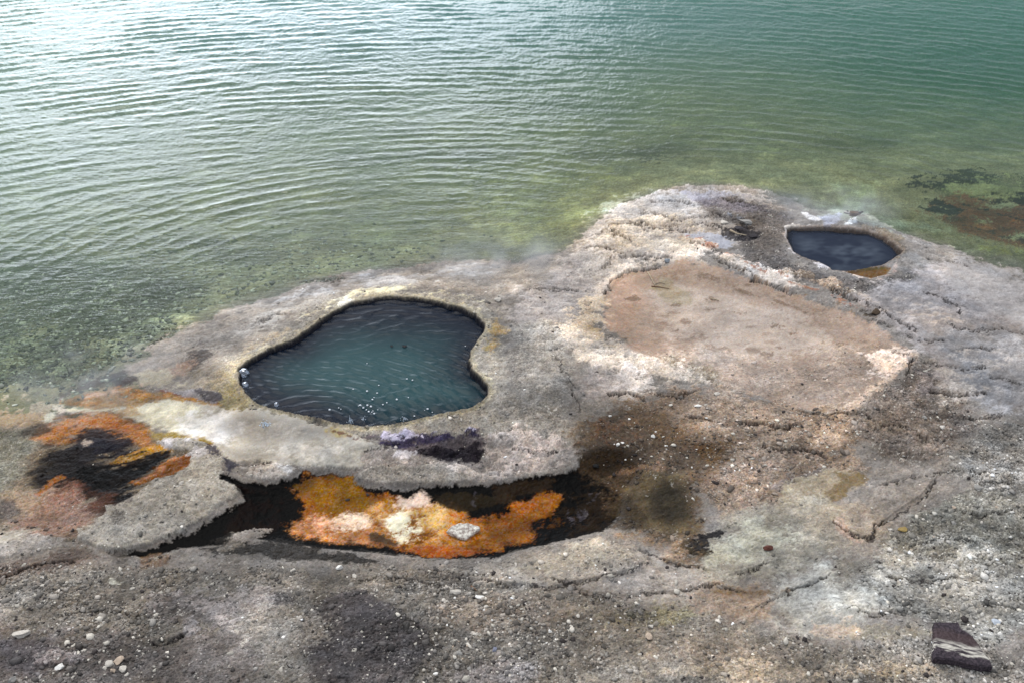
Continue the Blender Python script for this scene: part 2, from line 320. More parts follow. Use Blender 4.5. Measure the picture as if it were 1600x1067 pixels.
# white crust left of basin
P([(870,512),(895,505),(930,540),(960,556),(1010,566),(1090,585),(1110,600),(1060,600),(980,580),(930,570),(895,550)], (226,208,188), f=8, r=12, o=.9, rou=1.6, mot=1.1, pat=('B',-.7,.7), dz=.01)
P([(905,465),(945,470),(940,510),(960,540),(920,530),(895,500)], (208,186,158), f=10, r=12, o=.8)
P([(920,505),(945,512),(940,520),(918,516)], (176,150,106), f=4, r=5, o=.7)
E(1000,600,60,22,(196,182,170), f=20, r=20, o=.75, pat=('A',-.3,.6))
E(985,585,18,7,(236,224,214), f=8, r=10, o=.8, pat=('A',-.3,.5))
E(1010,605,30,14,(236,224,214), f=8, r=10, o=.7, pat=('B',.0,.5))
E(930,602,45,22,(150,138,130), f=20, r=15, o=.7)
P([(1050,568),(1110,575),(1120,600),(1080,600)], (110,98,80), f=8, r=12, o=.7, pat=('B',.2,.4))
# ---- grey ground below and right of the basin --------------------
P([(1040,600),(1180,620),(1340,645),(1360,700),(1250,730),(1130,720),(1040,690),(960,650)], (138,118,100), f=24, r=16, g=.9, mot=1.3)
P([(1130,640),(1230,650),(1330,660),(1340,690),(1240,700)], (152,130,110), f=20, r=16, o=.6)
P([(1340,640),(1400,590),(1440,560),(1500,590),(1520,680),(1440,730),(1350,720)], (124,112,102), f=20, r=14, g=1., mot=1.4, rou=1.6)
P([(1370,595),(1430,600),(1440,640),(1400,680),(1380,650)], (84,74,66), f=12, r=16, o=.65, pat=('B',.1,.5), rou=2.)
P([(1410,430),(1480,410),(1600,445),(1800,470),(1800,640),(1600,650),(1480,600),(1430,545),(1370,495),(1330,465)], (168,158,152), f=18, r=10, g=.35, mot=1.)
P([(1450,520),(1540,500),(1700,530),(1700,640),(1560,640),(1480,600)], (142,138,136), f=22, r=16, o=.85, g=.4)
P([(1500,400),(1600,425),(1700,440),(1700,520),(1560,500),(1480,450)], (162,156,152), f=18, r=12, o=.8, g=.15, mot=.6)
P([(1340,460),(1440,462),(1490,480),(1520,510),(1440,500),(1380,490)], (190,174,160), f=10, r=12, o=.8, pat=('S',-.3,.7))
P([(1440,560),(1500,540),(1560,570),(1540,620),(1470,620)], (172,160,148), f=14, r=14, o=.6, pat=('A',.0,.6))
P([(1425,560),(1470,590),(1440,620)], (116,106,102), f=8, r=10, o=.7)
P([(1130,700),(1300,700),(1380,730),(1340,760),(1200,790),(1120,800),(1080,760)], (146,128,112), f=20, r=16, g=1., mot=1.3)
P([(1090,740),(1200,720),(1230,760),(1170,800),(1100,790)], (166,140,122), f=16, r=14, o=.5, pat=('B',.0,.5))
P([(1230,740),(1290,730),(1260,760),(1220,765)], (96,94,100), f=10, r=14, o=.6)
P([(1240,745),(1310,735),(1365,742),(1330,765),(1290,775),(1300,790),(1250,800),(1220,780)], (154,142,122), f=12, r=9, o=.9, g=.4, mot=.7)
P([(1310,740),(1350,738),(1362,748),(1330,760),(1305,782),(1295,770),(1320,752)], (112,92,60), f=6, r=6, o=.8, g=.3)
P([(1100,830),(1190,790),(1260,780),(1300,800),(1320,850),(1260,900),(1150,920),(1080,900)], (152,144,130), f=24, r=14, g=.5, mot=1.)
P([(1110,850),(1180,815),(1230,820),(1240,850),(1170,880),(1100,885)], (172,168,150), f=18, r=12, o=.7, g=.4)
P([(1300,820),(1340,790),(1370,770),(1460,745),(1440,790),(1400,810),(1370,840),(1330,835)], (150,140,130), f=6, r=6, g=.5, mot=.9)
P([(1310,812),(1318,828),(1345,848),(1328,842),(1308,828)], (176,148,134), f=5, r=4, o=.7)
P([(1370,850),(1420,800),(1500,770),(1620,760),(1800,780),(1800,900),(1600,900),(1450,880)], (132,127,116), f=20, r=12, g=1., mot=1.5, rou=1.5)
P([(1600,650),(1800,650),(1800,780),(1600,780),(1480,740),(1500,690)], (124,118,110), f=24, r=12, g=1., mot=1.4, rou=1.5)
P([(1290,860),(1450,880),(1640,890),(1640,960),(1540,1000),(1400,960),(1300,930)], (140,135,126), f=24, r=14, g=.7, mot=1.2)
for c in [(1500,930,35,12),(1400,880,40,14),(1550,870,40,12),(1330,905,30,12),(1470,895,36,10),(1250,930,50,18),(1285,955,40,16),(1430,850,30,10),(1570,925,30,12)]:
    E(*c, (160,156,148), f=20, r=20, o=.35, pat=('A',-.2,.6))
P([(1200,900),(1290,880),(1360,930),(1340,990),(1260,1000),(1190,960)], (168,164,154), f=22, r=16, o=.75, g=.4)
P([(1090,920),(1200,900),(1210,960),(1140,990),(1080,960)], (138,120,104), f=16, r=14, o=.8)
E(1170,925,60,7,(104,84,60), f=8, r=10, o=.7)
E(1380,990,60,14,(134,122,98), f=14, r=14, o=.6)
E(1240,1010,40,10,(128,118,84), f=12, r=12, o=.6)
E(1300,985,40,12,(186,160,136), f=12, r=12, o=.6)
E(1330,820,70,30,(150,132,110), f=20, r=12, o=.4)
# ---- foreground gravel -------------------------------------------
P([(-300,905),(60,880),(200,885),(420,880),(620,880),(760,905),(950,920),(1080,960),(1300,1005),(1460,1010),(1640,1040),(1900,1060),(1900,1400),(-300,1400)], (128,120,110), f=20, r=14, g=1., mot=1.1, rou=1.2)
P([(-300,1000),(100,985),(360,1000),(420,1080),(-300,1200)], (104,96,92), f=30, r=20, o=.8, g=1.)
P([(490,930),(560,922),(620,950),(665,975),(690,1010),(650,1060),(560,1100),(500,1090),(470,1010)], (72,66,66), f=30, r=10, o=.85, g=1., mot=1.2, dz=.01)
P([(500,930),(580,925),(640,960),(680,985),(600,970),(530,960)], (90,84,84), f=20, r=8, o=.6, g=.7)
E(430,935,30,10,(76,70,70), f=10, r=12, o=.7)
E(290,945,60,26,(86,80,80), f=18, r=16, o=.65)
E(40,1020,60,30,(80,76,80), f=20, r=14, o=.7)
P([(50,1025),(95,1015),(130,1025),(120,1035),(60,1036)], (142,132,130), f=6, r=6, o=.9, dz=.02)
P([(280,965),(300,960),(312,980),(292,990)], (140,134,132), f=4, r=4, o=.9, dz=.01)
E(410,900,50,14,(148,136,122), f=16, r=14, o=.6)
E(350,930,60,20,(152,142,136), f=14, r=16, o=.6, pat=('A',-.2,.5))
E(180,905,20,5,(190,186,170), f=4, r=5, o=.9)
E(760,1050,80,20,(156,146,142), f=18, r=12, o=.7)
E(460,980,60,30,(142,132,120), f=18, r=14, o=.6)
E(780,960,120,30,(136,122,108), f=24, r=14, o=.6)
E(1000,960,70,20,(118,112,84), f=18, r=16, o=.6)
E(1120,1020,120,20,(124,112,100), f=24, r=14, o=.6)
E(1250,1050,200,14,(160,146,128), f=14, r=12, o=.7, g=1.)
P([(640,890),(760,875),(860,850),(930,838),(1000,850),(1015,880),(960,905),(860,915),(740,910)], (164,153,140), f=8, r=7, g=.6, mot=1., dz=.01)
P([(790,885),(900,850),(960,850),(990,870),(930,890),(850,900)], (182,170,152), f=12, r=12, o=.7)
P([(900,880),(960,868),(1010,872),(980,898),(900,905)], (110,102,96), f=8, r=12, o=.7, pat=('B',.0,.4), rou=1.8)
P([(1010,860),(1090,870),(1100,920),(1040,920),(990,900)], (148,138,128), f=12, r=10, o=.8)
P([(500,860),(640,880),(760,900),(640,920),(500,900)], (150,138,124), f=14, r=10, o=.7, g=1.)
# ---- big pool collar ---------------------------------------------
P([(350,560),(420,520),(480,478),(540,458),(620,450),(700,452),(770,470),(800,520),(800,600),(880,640),(910,700),(840,740),(760,740),(700,690),(600,700),(520,690),(400,690),(350,640)], (168,158,144), f=16, r=8, g=.7, mot=1., rou=1.3)
P([(790,500),(850,510),(890,560),(900,640),(880,690),(800,690),(770,640),(790,580)], (152,144,134), f=18, r=10, g=.9, mot=1.1)
P(BIG+[], (196,182,152), f=6, r=5, w=10, o=.8, g=.7)
P([(470,495),(520,475),(560,458),(620,452),(690,455),(750,470)], (226,214,176), f=8, r=6, w=4, o=.8, g=.3, wet=.3)
P([(525,470),(540,462),(550,470),(530,482)], (240,232,214), f=5, r=4, o=.9)
P([(385,545),(440,520),(500,482)], (182,160,130), f=5, r=6, w=5, o=.6)
P([(760,505),(775,492),(795,510),(790,540),(765,552),(752,545),(756,525)], (184,150,92), f=12, r=8, o=.85, g=.3, wet=.5)
P([(754,535),(765,525),(770,538),(758,550)], (140,124,56), f=4, r=5, o=.6, wet=.5)
P([(757,500),(768,500),(772,515),(762,520)], (214,206,192), f=4, r=5, o=.8, pat=('B',-.4,.4))
P([(330,600),(350,585),(380,610),(395,640),(360,650),(335,640)], (168,154,112), f=8, r=8, o=.8, g=.6)
P([(335,632),(355,640),(380,636)], (190,170,96), f=4, r=4, w=3, o=.8)
P([(290,580),(330,570),(350,600),(330,620),(300,610)], (124,116,104), f=10, r=10, o=.7)
# ---- white apron left of the pool -----------------------------------
AP = [(95,640),(140,630),(210,628),(268,618),(320,622),(360,638),(400,634),(450,648),(520,662),(560,680),(600,695),(590,715),(555,732),(500,728),(430,722),(370,722),(350,712),(330,692),(290,676),(240,668),(200,654),(150,645)]
P(AP, (200,191,176), f=6, r=4, g=.12, mot=.9, rou=.3, wet=.45, dz=-.006)
P([(110,637),(200,637),(262,620),(300,626),(326,650),(336,674),(280,672),(235,664),(190,648)], (240,230,200), f=16, r=5, o=.9)
P([(270,650),(340,636),(376,662),(350,695),(300,678)], (226,220,214), f=18, r=10, o=.8)
P([(400,698),(460,685),(540,692),(550,705),(500,718),(440,716)], (226,216,202), f=18, r=10, o=.8, pat=('S',-.8,1.2))
P([(380,640),(470,655),(540,672),(480,688),(400,694),(352,664)], (160,152,142), f=20, r=10, o=.8)
P([(350,700),(420,704),(480,722),(420,724),(360,716)], (166,160,152), f=16, r=9, o=.7)
P([(380,668),(460,676),(520,684)], (140,134,122), f=8, r=7, w=4, o=.5, pat=('S',.1,.8))
P([(500,668),(520,664),(550,676),(530,686)], (190,168,106), f=8, r=6, o=.7)
P([(520,672),(540,676),(552,684)], (104,70,56), f=2.5, r=4, w=2.5, o=.85)
P([(75,655),(85,640),(100,628),(92,620)], (214,214,198), f=6, r=4, w=3, o=.8)
P([(90,640),(120,612),(180,604)], (206,190,172), f=7, r=4, w=4, o=.6)
# upper orange rim of the apron
P([(95,628),(150,612),(200,602),(245,606),(290,614),(340,622),(355,634),(310,630),(262,622),(210,632),(150,636)], (172,132,72), f=6, r=6, o=.9, wet=.5, g=.2)
P([(110,618),(160,604),(210,596),(240,600),(180,612),(130,622)], (208,174,152), f=6, r=6, o=.7)
P([(85,622),(110,604),(150,592),(190,586),(215,604),(255,604),(250,612),(200,600),(150,602),(105,616)], (84,58,42), f=6, r=8, o=.85, wet=.4)
P([(205,602),(245,606),(300,620),(345,628)], (138,58,22), f=4, r=6, w=4, o=.85, wet=.5)
P([(160,588),(195,580),(215,596),(190,606)], (48,34,28), f=5, r=8, o=.85)
P([(258,608),(300,610),(340,612),(352,622),(330,630),(290,618)], (142,138,140), f=4, r=5, o=.9, wet=.6, g=.6, pat=('B',-.8,.4))
P([(308,610),(345,612),(350,624),(318,626)], (74,70,74), f=3, r=4, o=.9, wet=.6, dz=.008)
P([(190,650),(225,648),(206,634),(180,640)], (190,140,70), f=3, r=3, o=.6)
# ---- dark and rusty fan on the far left ----------------------------
RAG0 = nRag
nRag = .55*N('r', Xf, Yf, 75, .42, 3.2, 31)+.5*N('r', Xf, Yf, 380, .40, 3.5, 32)+.3*nHG
PT['F'] = N('q', Xf, Yf, 130, .40, 3.0, 33)
P([(-40,672),(40,667),(100,655),(170,640),(225,655),(260,690),(330,700),(300,740),(220,770),(170,800),(130,850),(60,850),(0,850),(-40,820)], (122,108,90), f=22, r=8, g=.8, mot=1.1, wet=.4)
P([(-200,668),(40,668),(60,690),(40,740),(0,765),(-200,780)], (128,126,114), f=18, r=8, g=1., mot=1.2, wet=.35)
P([(70,700),(140,720),(120,780),(60,790),(40,740)], (92,78,58), f=30, r=12, o=.8)
P([(60,672),(110,650),(160,643),(215,652),(244,674),(238,700),(160,690),(90,696),(50,684)], (188,122,58), f=14, r=7, o=.92, wet=.55, g=.3)
P([(85,662),(140,648),(190,650),(222,668),(228,688),(190,674),(130,666)], (186,148,122), f=12, r=8, o=.6, pat=('F',-.3,.8))
P([(70,712),(110,676),(150,664),(190,668),(222,688),(210,716),(150,722),(130,745),(90,765),(60,760),(85,735)], (34,28,32), f=16, r=16, o=.97, wet=.6)
P([(70,790),(60,750),(90,720),(130,716),(150,740),(120,790)], (44,38,36), f=26, r=14, o=.85, wet=.6)
P([(110,700),(150,680),(200,690),(180,712),(120,735)], (18,18,30), f=16, r=12, o=.9)
P([(25,674),(60,660),(82,668),(60,680),(30,684)], (62,56,50), f=10, r=6, o=.85)
P([(160,722),(200,708),(235,694),(262,688),(300,686),(332,690),(320,700),(270,702),(230,714),(195,726)], (198,142,48), f=8, r=6, o=.92, wet=.6, g=.2)
P([(230,668),(260,672),(310,680),(330,690),(300,694),(250,690),(232,682)], (164,138,62), f=9, r=5, o=.9, wet=.55, g=.2)
P([(195,714),(230,700),(262,696),(240,710),(205,718)], (226,190,136), f=7, r=5, o=.9, pat=('F',-.7,.6), wet=.6)
P([(48,720),(80,690),(150,700),(200,740),(150,790),(80,800),(55,770)], (26,22,22), f=26, r=16, o=.85)
P([(120,655),(200,652),(240,672),(232,694),(206,676),(150,664)], (204,124,50), f=9, r=8, o=.85, wet=.5, pat=('F',-.8,1.))
P([(105,628),(150,613),(205,604),(250,610),(300,620),(250,622),(190,620),(140,630)], (206,142,56), f=7, r=7, o=.85, wet=.5, pat=('F',-.6,1.))
P([(80,755),(130,730),(190,722),(245,706),(268,712),(240,742),(205,762),(215,780),(160,806),(130,790),(100,790),(70,780)], (10,8,9), f=12, r=14, o=.98, wet=.7, g=.3)
P([(196,754),(228,735),(252,720),(290,706),(306,716),(290,733),(250,744),(215,754)], (176,108,44), f=7, r=5, o=.95, wet=.7, g=.3)
P([(210,746),(245,726),(268,710),(285,712),(262,730),(235,747),(205,756)], (224,152,104), f=7, r=5, o=.9, pat=('F',-.8,.6))
P([(258,722),(290,710),(300,718),(280,732),(252,738)], (124,70,22), f=7, r=4, o=.8)
P([(10,815),(70,768),(120,752),(160,785),(160,815),(130,836),(90,842),(20,842)], (150,114,98), f=24, r=12, o=.7, g=.7, mot=1.1)
P([(-20,790),(40,768),(80,762),(60,800),(10,818)], (176,152,132), f=22, r=9, o=.7, g=.4)
P([(120,752),(180,765),(196,800),(150,826),(135,795)], (84,54,40), f=18, r=9, o=.8)
P([(58,771),(80,752),(98,743)], (176,112,60), f=5, r=3, w=3, o=.85)
E(135,690,9,4,(186,170,156), f=6, r=5, o=.8); E(112,680,8,3,(160,140,126), f=6, r=4, o=.8)
P([(-20,775),(20,780),(38,800),(20,815),(-20,812)], (84,80,80), f=12, r=8, o=.8, g=1.)
P([(-60,850),(40,830),(110,838),(100,858),(20,872),(-60,880)], (160,152,144), f=8, r=7, o=.9, g=.7, dz=.012)
P([(-60,820),(10,830),(60,822),(20,850),(-60,850)], (166,156,140), f=14, r=8, o=.8, g=.5)
P([(-60,890),(40,868),(120,845),(180,870),(120,885),(40,900),(-60,925)], (104,88,78), f=14, r=8, o=.85, wet=.4)
nRag = RAG0
# ---- sinter islands and plates ---------------------------------------
ISL = [(254,690),(300,688),(322,690),(336,706),(352,716),(348,738),(364,752),(379,762),(366,778),(334,790),(325,806),(290,824),(250,840),(230,850),(190,858),(150,852),(120,840),(125,828),(145,822),(165,790),(180,784),(200,782),(220,762),(232,745),(270,738),(300,722),(296,702),(268,702)]
P(ISL, (164,156,144), f=2.6, r=4, g=.6, mot=.9, rou=1.25, wet=.1, dz=.022, dzf=4)
P([(168,800),(182,790),(200,800),(196,818),(176,820)], (86,80,76), f=5, r=8, o=.7, pat=('B',-.2,.5), rou=2.)
P([(255,690),(300,688),(320,700),(330,712),(300,712),(270,702)], (184,178,178), f=6, r=8, o=.7, pat=('B',-.3,.5))
P([(322,690),(335,694),(345,712),(330,716)], (70,64,72), f=3, r=5, o=.9, pat=('B',-.4,.4), wet=.5)
P([(352,714),(380,722),(410,720),(370,728),(362,740),(350,735)], (58,56,68), f=4, r=5, o=.9, wet=.6)
PL2 = [(368,728),(392,722),(430,722),(468,730),(452,744),(420,750),(392,744)]
P(PL2, (170,160,150), f=2.6, r=3, g=.8, dz=.02, dzf=4, rou=1.2)
P([(430,724),(470,728),(450,742)], (204,200,196), f=4, r=5, o=.7, pat=('B',-.3,.4))
PL3 = [(552,748),(565,732),(590,722),(640,724),(700,724),(740,732),(756,742),(740,752),(700,754),(640,757),(590,756)]
P([(560,700),(620,690),(700,690),(770,690),(860,690),(910,700),(890,725),(800,745),(750,752),(640,745),(570,745)], (168,156,146), f=6, r=6, g=.7, rou=1.3)
P(PL3, (160,150,138), f=2.6, r=3, g=.8, dz=.022, dzf=4)
P([(560,740),(585,722),(640,716),(700,722),(760,740),(800,742),(760,752),(730,745),(690,724),(640,722),(595,728)], (206,190,176), f=4, r=7, o=.8, rou=1.7, pat=('B',-.5,.5))
P([(740,680),(800,668),(860,680),(900,700),(860,730),(790,742),(750,738)], (196,180,168), f=8, r=10, o=.8, rou=1.8, mot=1.3, pat=('B',-.4,.6))
P([(790,700),(850,685),(880,700),(820,730)], (150,136,128), f=8, r=10, o=.6, pat=('B',.1,.5), rou=1.8)
# purple black seam
P([(565,680),(620,676),(700,668),(750,664),(765,690),(755,722),(700,722),(650,712),(600,692)], (92,80,84), f=8, r=8, o=.85, rou=2., wet=.5)
P([(580,690),(640,676),(700,670),(740,668),(755,680),(700,690),(620,700)], (52,46,74), f=6, r=8, o=.85, rou=2., wet=.6, pat=('B',-.8,.6))
P([(640,702),(690,690),(745,684),(764,704),(757,724),(700,722),(660,714)], (26,21,28), f=6, r=7, o=.92, wet=.6)
P([(600,682),(660,676),(720,670),(745,674)], (196,188,204), f=4, r=10, w=5, o=.75, pat=('B',.35,.3), wet=.5)
P([(590,712),(620,700),(660,706),(640,716)], (216,206,204), f=5, r=8, o=.75, pat=('B',-.1,.4))
P([(680,665),(710,660),(745,664)], (204,186,164), f=4, r=5, w=4, o=.7)
# ---- orange and black channel ------------------------------------------
CH = [(352,736),(378,748),(420,752),(452,744),(470,732),(510,730),(555,735),(556,748),(600,757),(700,756),(760,752),(830,742),(900,730),(930,700),(980,700),(1000,740),(975,770),(968,810),(940,828),(880,842),(820,856),(780,868),(720,872),(660,868),(600,862),(560,858),(500,852),(400,838),(340,850),(280,852),(240,866),(180,868),(160,858),(240,850),(300,824),(340,800),(380,780),(372,758),(350,748)]
P(CH, (12,9,7), f=5, r=5, g=.25, mot=.7, rou=.5, wet=.75, dz=-.022, dzf=7)
P([(380,760),(460,765),(450,810),(400,835),(350,840)], (36,24,14), f=20, r=9, o=.35, pat=('H',-.2,1.))
P([(860,745),(980,720),(985,790),(940,825),(860,835)], (50,38,26), f=20, r=9, o=.5, pat=('H',.1,1.))
P([(300,850),(360,835),(430,840),(520,858),(600,868),(640,880),(540,880),(420,868),(330,868)], (28,24,20), f=8, r=10, o=.9, g=.9, wet=.5)
P([(330,852),(370,832),(395,838),(380,850),(340,866)], (140,130,118), f=5, r=6, o=.7)
P([(366,838),(385,826),(420,824),(400,838),(380,848)], (146,136,126), f=3, r=5, o=.9, dz=.012)
P([(210,870),(240,858),(262,862),(266,880),(220,886)], (128,104,84), f=6, r=5, o=.8)
P([(190,868),(210,862),(222,880),(195,886)], (148,142,136), f=3, r=4, o=.9, dz=.012)
ORG = [(468,745),(480,734),(520,732),(556,735),(556,750),(590,760),(640,772),(680,792),(740,800),(790,790),(830,770),(862,760),(880,775),(860,800),(850,820),(830,845),(780,858),(740,865),(680,868),(630,860),(600,850),(560,842),(500,835),(450,825),(445,812),(470,800),(478,785),(462,770),(450,758)]
P(ORG, (176,104,24), f=12, r=8, g=.1, mot=1., wet=.65, rou=.55)
P([(490,740),(555,738),(580,765),(600,790),(570,805),(500,800),(480,775)], (166,112,18), f=16, r=8, o=.85, wet=.7)
P([(450,752),(478,742),(500,735),(492,755),(470,770)], (120,84,18), f=8, r=5, o=.8)
P([(500,735),(530,733),(520,748),(500,745)], (92,64,12), f=8, r=5, o=.7)
P([(475,770),(560,765),(640,790),(600,800),(500,795)], (140,84,18), f=14, r=9, o=.6, pat=('B',.2,.8))
P([(448,808),(500,798),(560,806),(610,820),(630,852),(570,846),(500,838),(450,828)], (208,142,92), f=12, r=6, o=.9, mot=1.4)
P([(505,808),(540,796),(585,806),(570,820),(520,824)], (252,222,192), f=16, r=9, o=.9, pat=('H',-.5,1.3))  # white wet glint painted into the mat colour
P([(455,816),(500,800),(530,814),(500,824)], (236,176,140), f=14, r=8, o=.85, pat=('B',-.7,.8))
P([(575,785),(640,770),(720,790),(765,812),(720,845),(640,852),(600,838),(585,812)], (226,164,98), f=24, r=9, o=.9, pat=('H',-1.1,1.6))
P([(600,808),(625,790),(665,806),(668,838),(630,850),(604,834)], (255,244,210), f=16, r=9, o=.95, pat=('H',-.7,1.3))  # brightest shine on the wet mat, painted as near-white colour
P([(632,790),(690,784),(720,808),(700,830),(655,822)], (244,200,130), f=20, r=9, o=.8, pat=('H',-.4,1.4))
P([(615,770),(655,764),(680,780),(650,792),(615,788)], (246,214,190), f=14, r=8, o=.9, pat=('H',-.5,1.2))  # another painted glint at the upper edge of the mat
P([(700,805),(760,806),(780,830),(740,846),(690,840)], (214,130,60), f=14, r=8, o=.7, pat=('B',-.2,.8))
P([(640,846),(700,848),(760,852),(780,858),(700,868),(640,862)], (182,92,24), f=8, r=6, o=.85)
P([(700,795),(760,800),(830,775),(850,790),(790,815),(740,815)], (188,102,36), f=8, r=7, o=.8)
P([(740,825),(800,810),(850,800),(840,820),(780,845)], (128,84,30), f=10, r=9, o=.6)
P([(570,828),(600,826),(625,842),(620,852),(580,845)], (64,52,38), f=5, r=6, o=.9, wet=.7)
P([(672,772),(700,765),(740,768),(790,768),(775,790),(735,796),(700,790)], (38,30,18), f=4, r=5, o=.95, wet=.7)
P([(765,752),(860,742),(870,758),(830,768),(775,785)], (44,32,20), f=6, r=6, o=.9, wet=.7)
P([(850,800),(880,770),(900,780),(880,820),(850,830)], (90,56,20), f=8, r=9, o=.7, pat=('B',-.1,.5))
# streamers in the dark right arm
for a in [((878,778),(888,790),(886,800),(898,815)),((888,770),(902,788),(905,802)),((880,800),(894,808),(890,826)),((920,770),(935,750),(940,745)),((905,790),(915,800),(905,812)),((742,765),(738,780),(744,790)),((940,760),(926,778),(918,782))]:
    P(list(a), (74,70,76), f=2.5, r=4, w=1., o=.45, pat=('H',-.6,.8))
# brown stain to the right
P([(900,650),(960,630),(1030,640),(1070,680),(1100,690),(1120,700),(1110,730),(1095,760),(1105,800),(1095,840),(1060,862),(1010,850),(970,820),(960,780),(920,740),(900,700)], (94,76,58), f=26, r=14, o=.9, g=.8, mot=1.3)
P([(975,760),(1000,735),(1060,740),(1080,780),(1090,830),(1050,835),(1000,825),(972,800)], (100,86,62), f=26, r=10, o=.85, g=.5)
P([(1008,770),(1035,745),(1075,760),(1082,805),(1050,825),(1010,805)], (42,36,26), f=26, r=8, o=.9)
P([(960,780),(985,770),(1010,790),(1015,820),(985,835),(955,825)], (44,34,22), f=10, r=10, o=.7)
P([(900,700),(960,690),(1010,700),(1000,730),(960,745),(915,735)], (48,37,26), f=22, r=12, o=.85)
P([(915,645),(955,640),(960,660),(1000,680),(990,700),(940,690)], (98,68,48), f=20, r=12, o=.6, pat=('A',-.4,.5))
P([(955,740),(1000,728),(1040,732)], (148,116,92), f=8, r=8, w=3, o=.5)
P([(1080,690),(1140,690),(1140,715),(1095,715)], (90,66,38), f=12, r=10, o=.7)
P([(1090,840),(1110,828),(1140,822),(1145,832),(1110,845),(1105,860),(1080,868),(1060,860)], (24,22,24), f=6, r=9, o=.97, wet=.4)
P([(1060,850),(1100,850),(1090,880),(1050,880)], (64,52,36), f=12, r=10, o=.8, pat=('H',-.5,1.))
P([(950,838),(1000,830),(1050,850),(1080,880),(1020,860)], (140,116,94), f=16, r=12, o=.6)
P([(560,852),(600,862),(700,872),(760,872),(820,858),(860,848)], (26,22,16), f=3, r=3, w=2.5, o=.9, wet=.5)
# small pool collar
P(SML+[SML[0]], (190,172,158), f=3, r=3, w=2.5, o=.75, g=.4)
P([(1229,358),(1231,372),(1236,390),(1248,402)], (226,218,214), f=2, r=2, w=2.2, o=.9)
P([(1262,404),(1280,408),(1296,418),(1290,422),(1270,414)], (244,232,226), f=2.5, r=3, o=.95, dz=.01)
P([(1250,334),(1262,333),(1284,346),(1272,348),(1258,342)], (248,242,238), f=2.2, r=2.5, o=.98, dz=.012)
P([(1318,353),(1328,344),(1336,344),(1342,351),(1330,353)], (250,248,244), f=1.8, r=2, o=.98, dz=.012)
P([(1234,355),(1252,357),(1264,354)], (236,226,214), f=2, r=3, w=1.8, o=.9, pat=('B',-.4,.5))
P([(1280,340),(1310,338),(1316,350),(1288,352)], (176,176,188), f=5, r=4, o=.8)
P([(1340,352),(1370,360),(1400,376),(1416,392),(1400,404)], (134,118,98), f=4, r=5, w=4, o=.8, rou=1.8)
P([(1404,380),(1418,390),(1410,402)], (176,168,160), f=3, r=4, w=2.5, o=.8, pat=('B',-.2,.4))
ALC = [(1318,424),(1336,422),(1360,418),(1382,415),(1392,419),(1386,428),(1362,434),(1342,430)]
P(ALC, (122,90,56), f=3, r=1.5, o=.97, g=.1, mot=.5, wet=.7, dz=-.02)
P([(1330,423),(1360,419),(1384,417)], (112,100,56), f=2, r=1, w=1.5, o=.8)
P([(1318,424),(1345,434),(1362,436)], (226,200,180), f=2, r=2, w=1.5, o=.8)
P([(1380,412),(1400,412),(1396,428),(1375,436)], (188,164,150), f=4, r=4, w=2, o=.6)
#LAYERS_END
# ---- broken crust edges and cracks -------------------------------------
CRK = [[(1310,815),(1330,838),(1362,842),(1372,822),(1400,800),(1440,775),(1458,752)],[(1455,742),(1490,738),(1540,742),(1600,752)],[(1540,755),(1600,758)],
[(1340,645),(1360,655)],[(1430,560),(1465,566),(1500,572),(1540,574)],[(1405,523),(1440,532),(1475,530)],[(1250,643),(1285,650),(1325,648)],
[(1180,950),(1230,925),(1300,900)],[(1330,955),(1370,962),(1400,955),(1470,960)],[(700,900),(780,912),(860,918),(930,905),(1010,885)],[(660,888),(700,896),(760,900)],
[(1080,380),(1110,392),(1150,414),(1180,440),(1240,460)],[(960,355),(1000,348),(1030,356),(1070,362)],[(1010,330),(1060,345),(1100,340)],[(1110,350),(1160,370),(1185,366)],[(1150,348),(1175,358)],
[(990,345),(1010,362)],[(935,372),(960,362),(985,380)],[(1300,455),(1350,478),(1400,500),(1430,520)],[(1400,548),(1430,560),(1410,590)],[(1480,410),(1510,418)],
[(380,725),(420,722)],[(870,560),(890,600),(900,640)],[(1150,895),(1200,880)],[(1000,860),(1050,885),(1100,890)],[(1360,500),(1380,505)],[(940,420),(960,405),(1000,398),(1040,402)],
[(950,460),(965,440),(990,425),(1030,415)],[(255,520),(275,515)],[(240,540),(262,525)],[(0,900),(60,880),(120,870)],[(1500,545),(1520,542),(1560,548)],[(1370,760),(1420,745)],[(1200,695),(1260,700),(1290,715)]]
CRK += [[(1020,320),(1050,316),(1085,322)],[(1040,352),(1075,356),(1100,350),(1130,358)],[(915,392),(945,388),(970,396)],[(1095,340),(1130,336),(1160,344)],[(1120,312),(1170,322),(1205,334)],
[(1440,455),(1480,470),(1500,490)],[(1470,505),(1520,515),(1560,510),(1600,520)],[(1550,585),(1600,600)],[(1450,610),(1500,620),(1540,612)],[(1380,665),(1430,672),(1450,690)],[(1480,650),(1530,655),(1570,648)],
[(1160,660),(1220,668),(1250,664)],[(1080,650),(1120,660)],[(1010,610),(1060,616),(1090,610)],[(950,618),(985,614),(1010,622)],[(1480,800),(1530,806),(1590,796)],[(1430,850),(1500,842),(1530,852)],[(1390,905),(1450,912),(1500,905)],[(1540,945),(1590,950)],
[(1060,925),(1120,915),(1160,925)],[(860,905),(920,925),(980,930),(1040,925)],[(560,905),(620,900),(680,910)],[(100,960),(160,950),(220,960)],[(240,1000),(300,990)],[(820,455),(860,450),(900,455)],[(480,440),(540,432)],[(400,505),(440,492)],[(560,700),(600,694)],[(800,700),(840,712),(870,706)]]
for i, c in enumerate(CRK): CR(c, w=1.2+.8*(i % 3 == 0), dep=.045, r=2.2, col=(58, 52, 50), up=.012 if i in (0, 11, 9, 18, 6, 26) else .008, upw=26)
land = sst(-.02, .01, Z0)
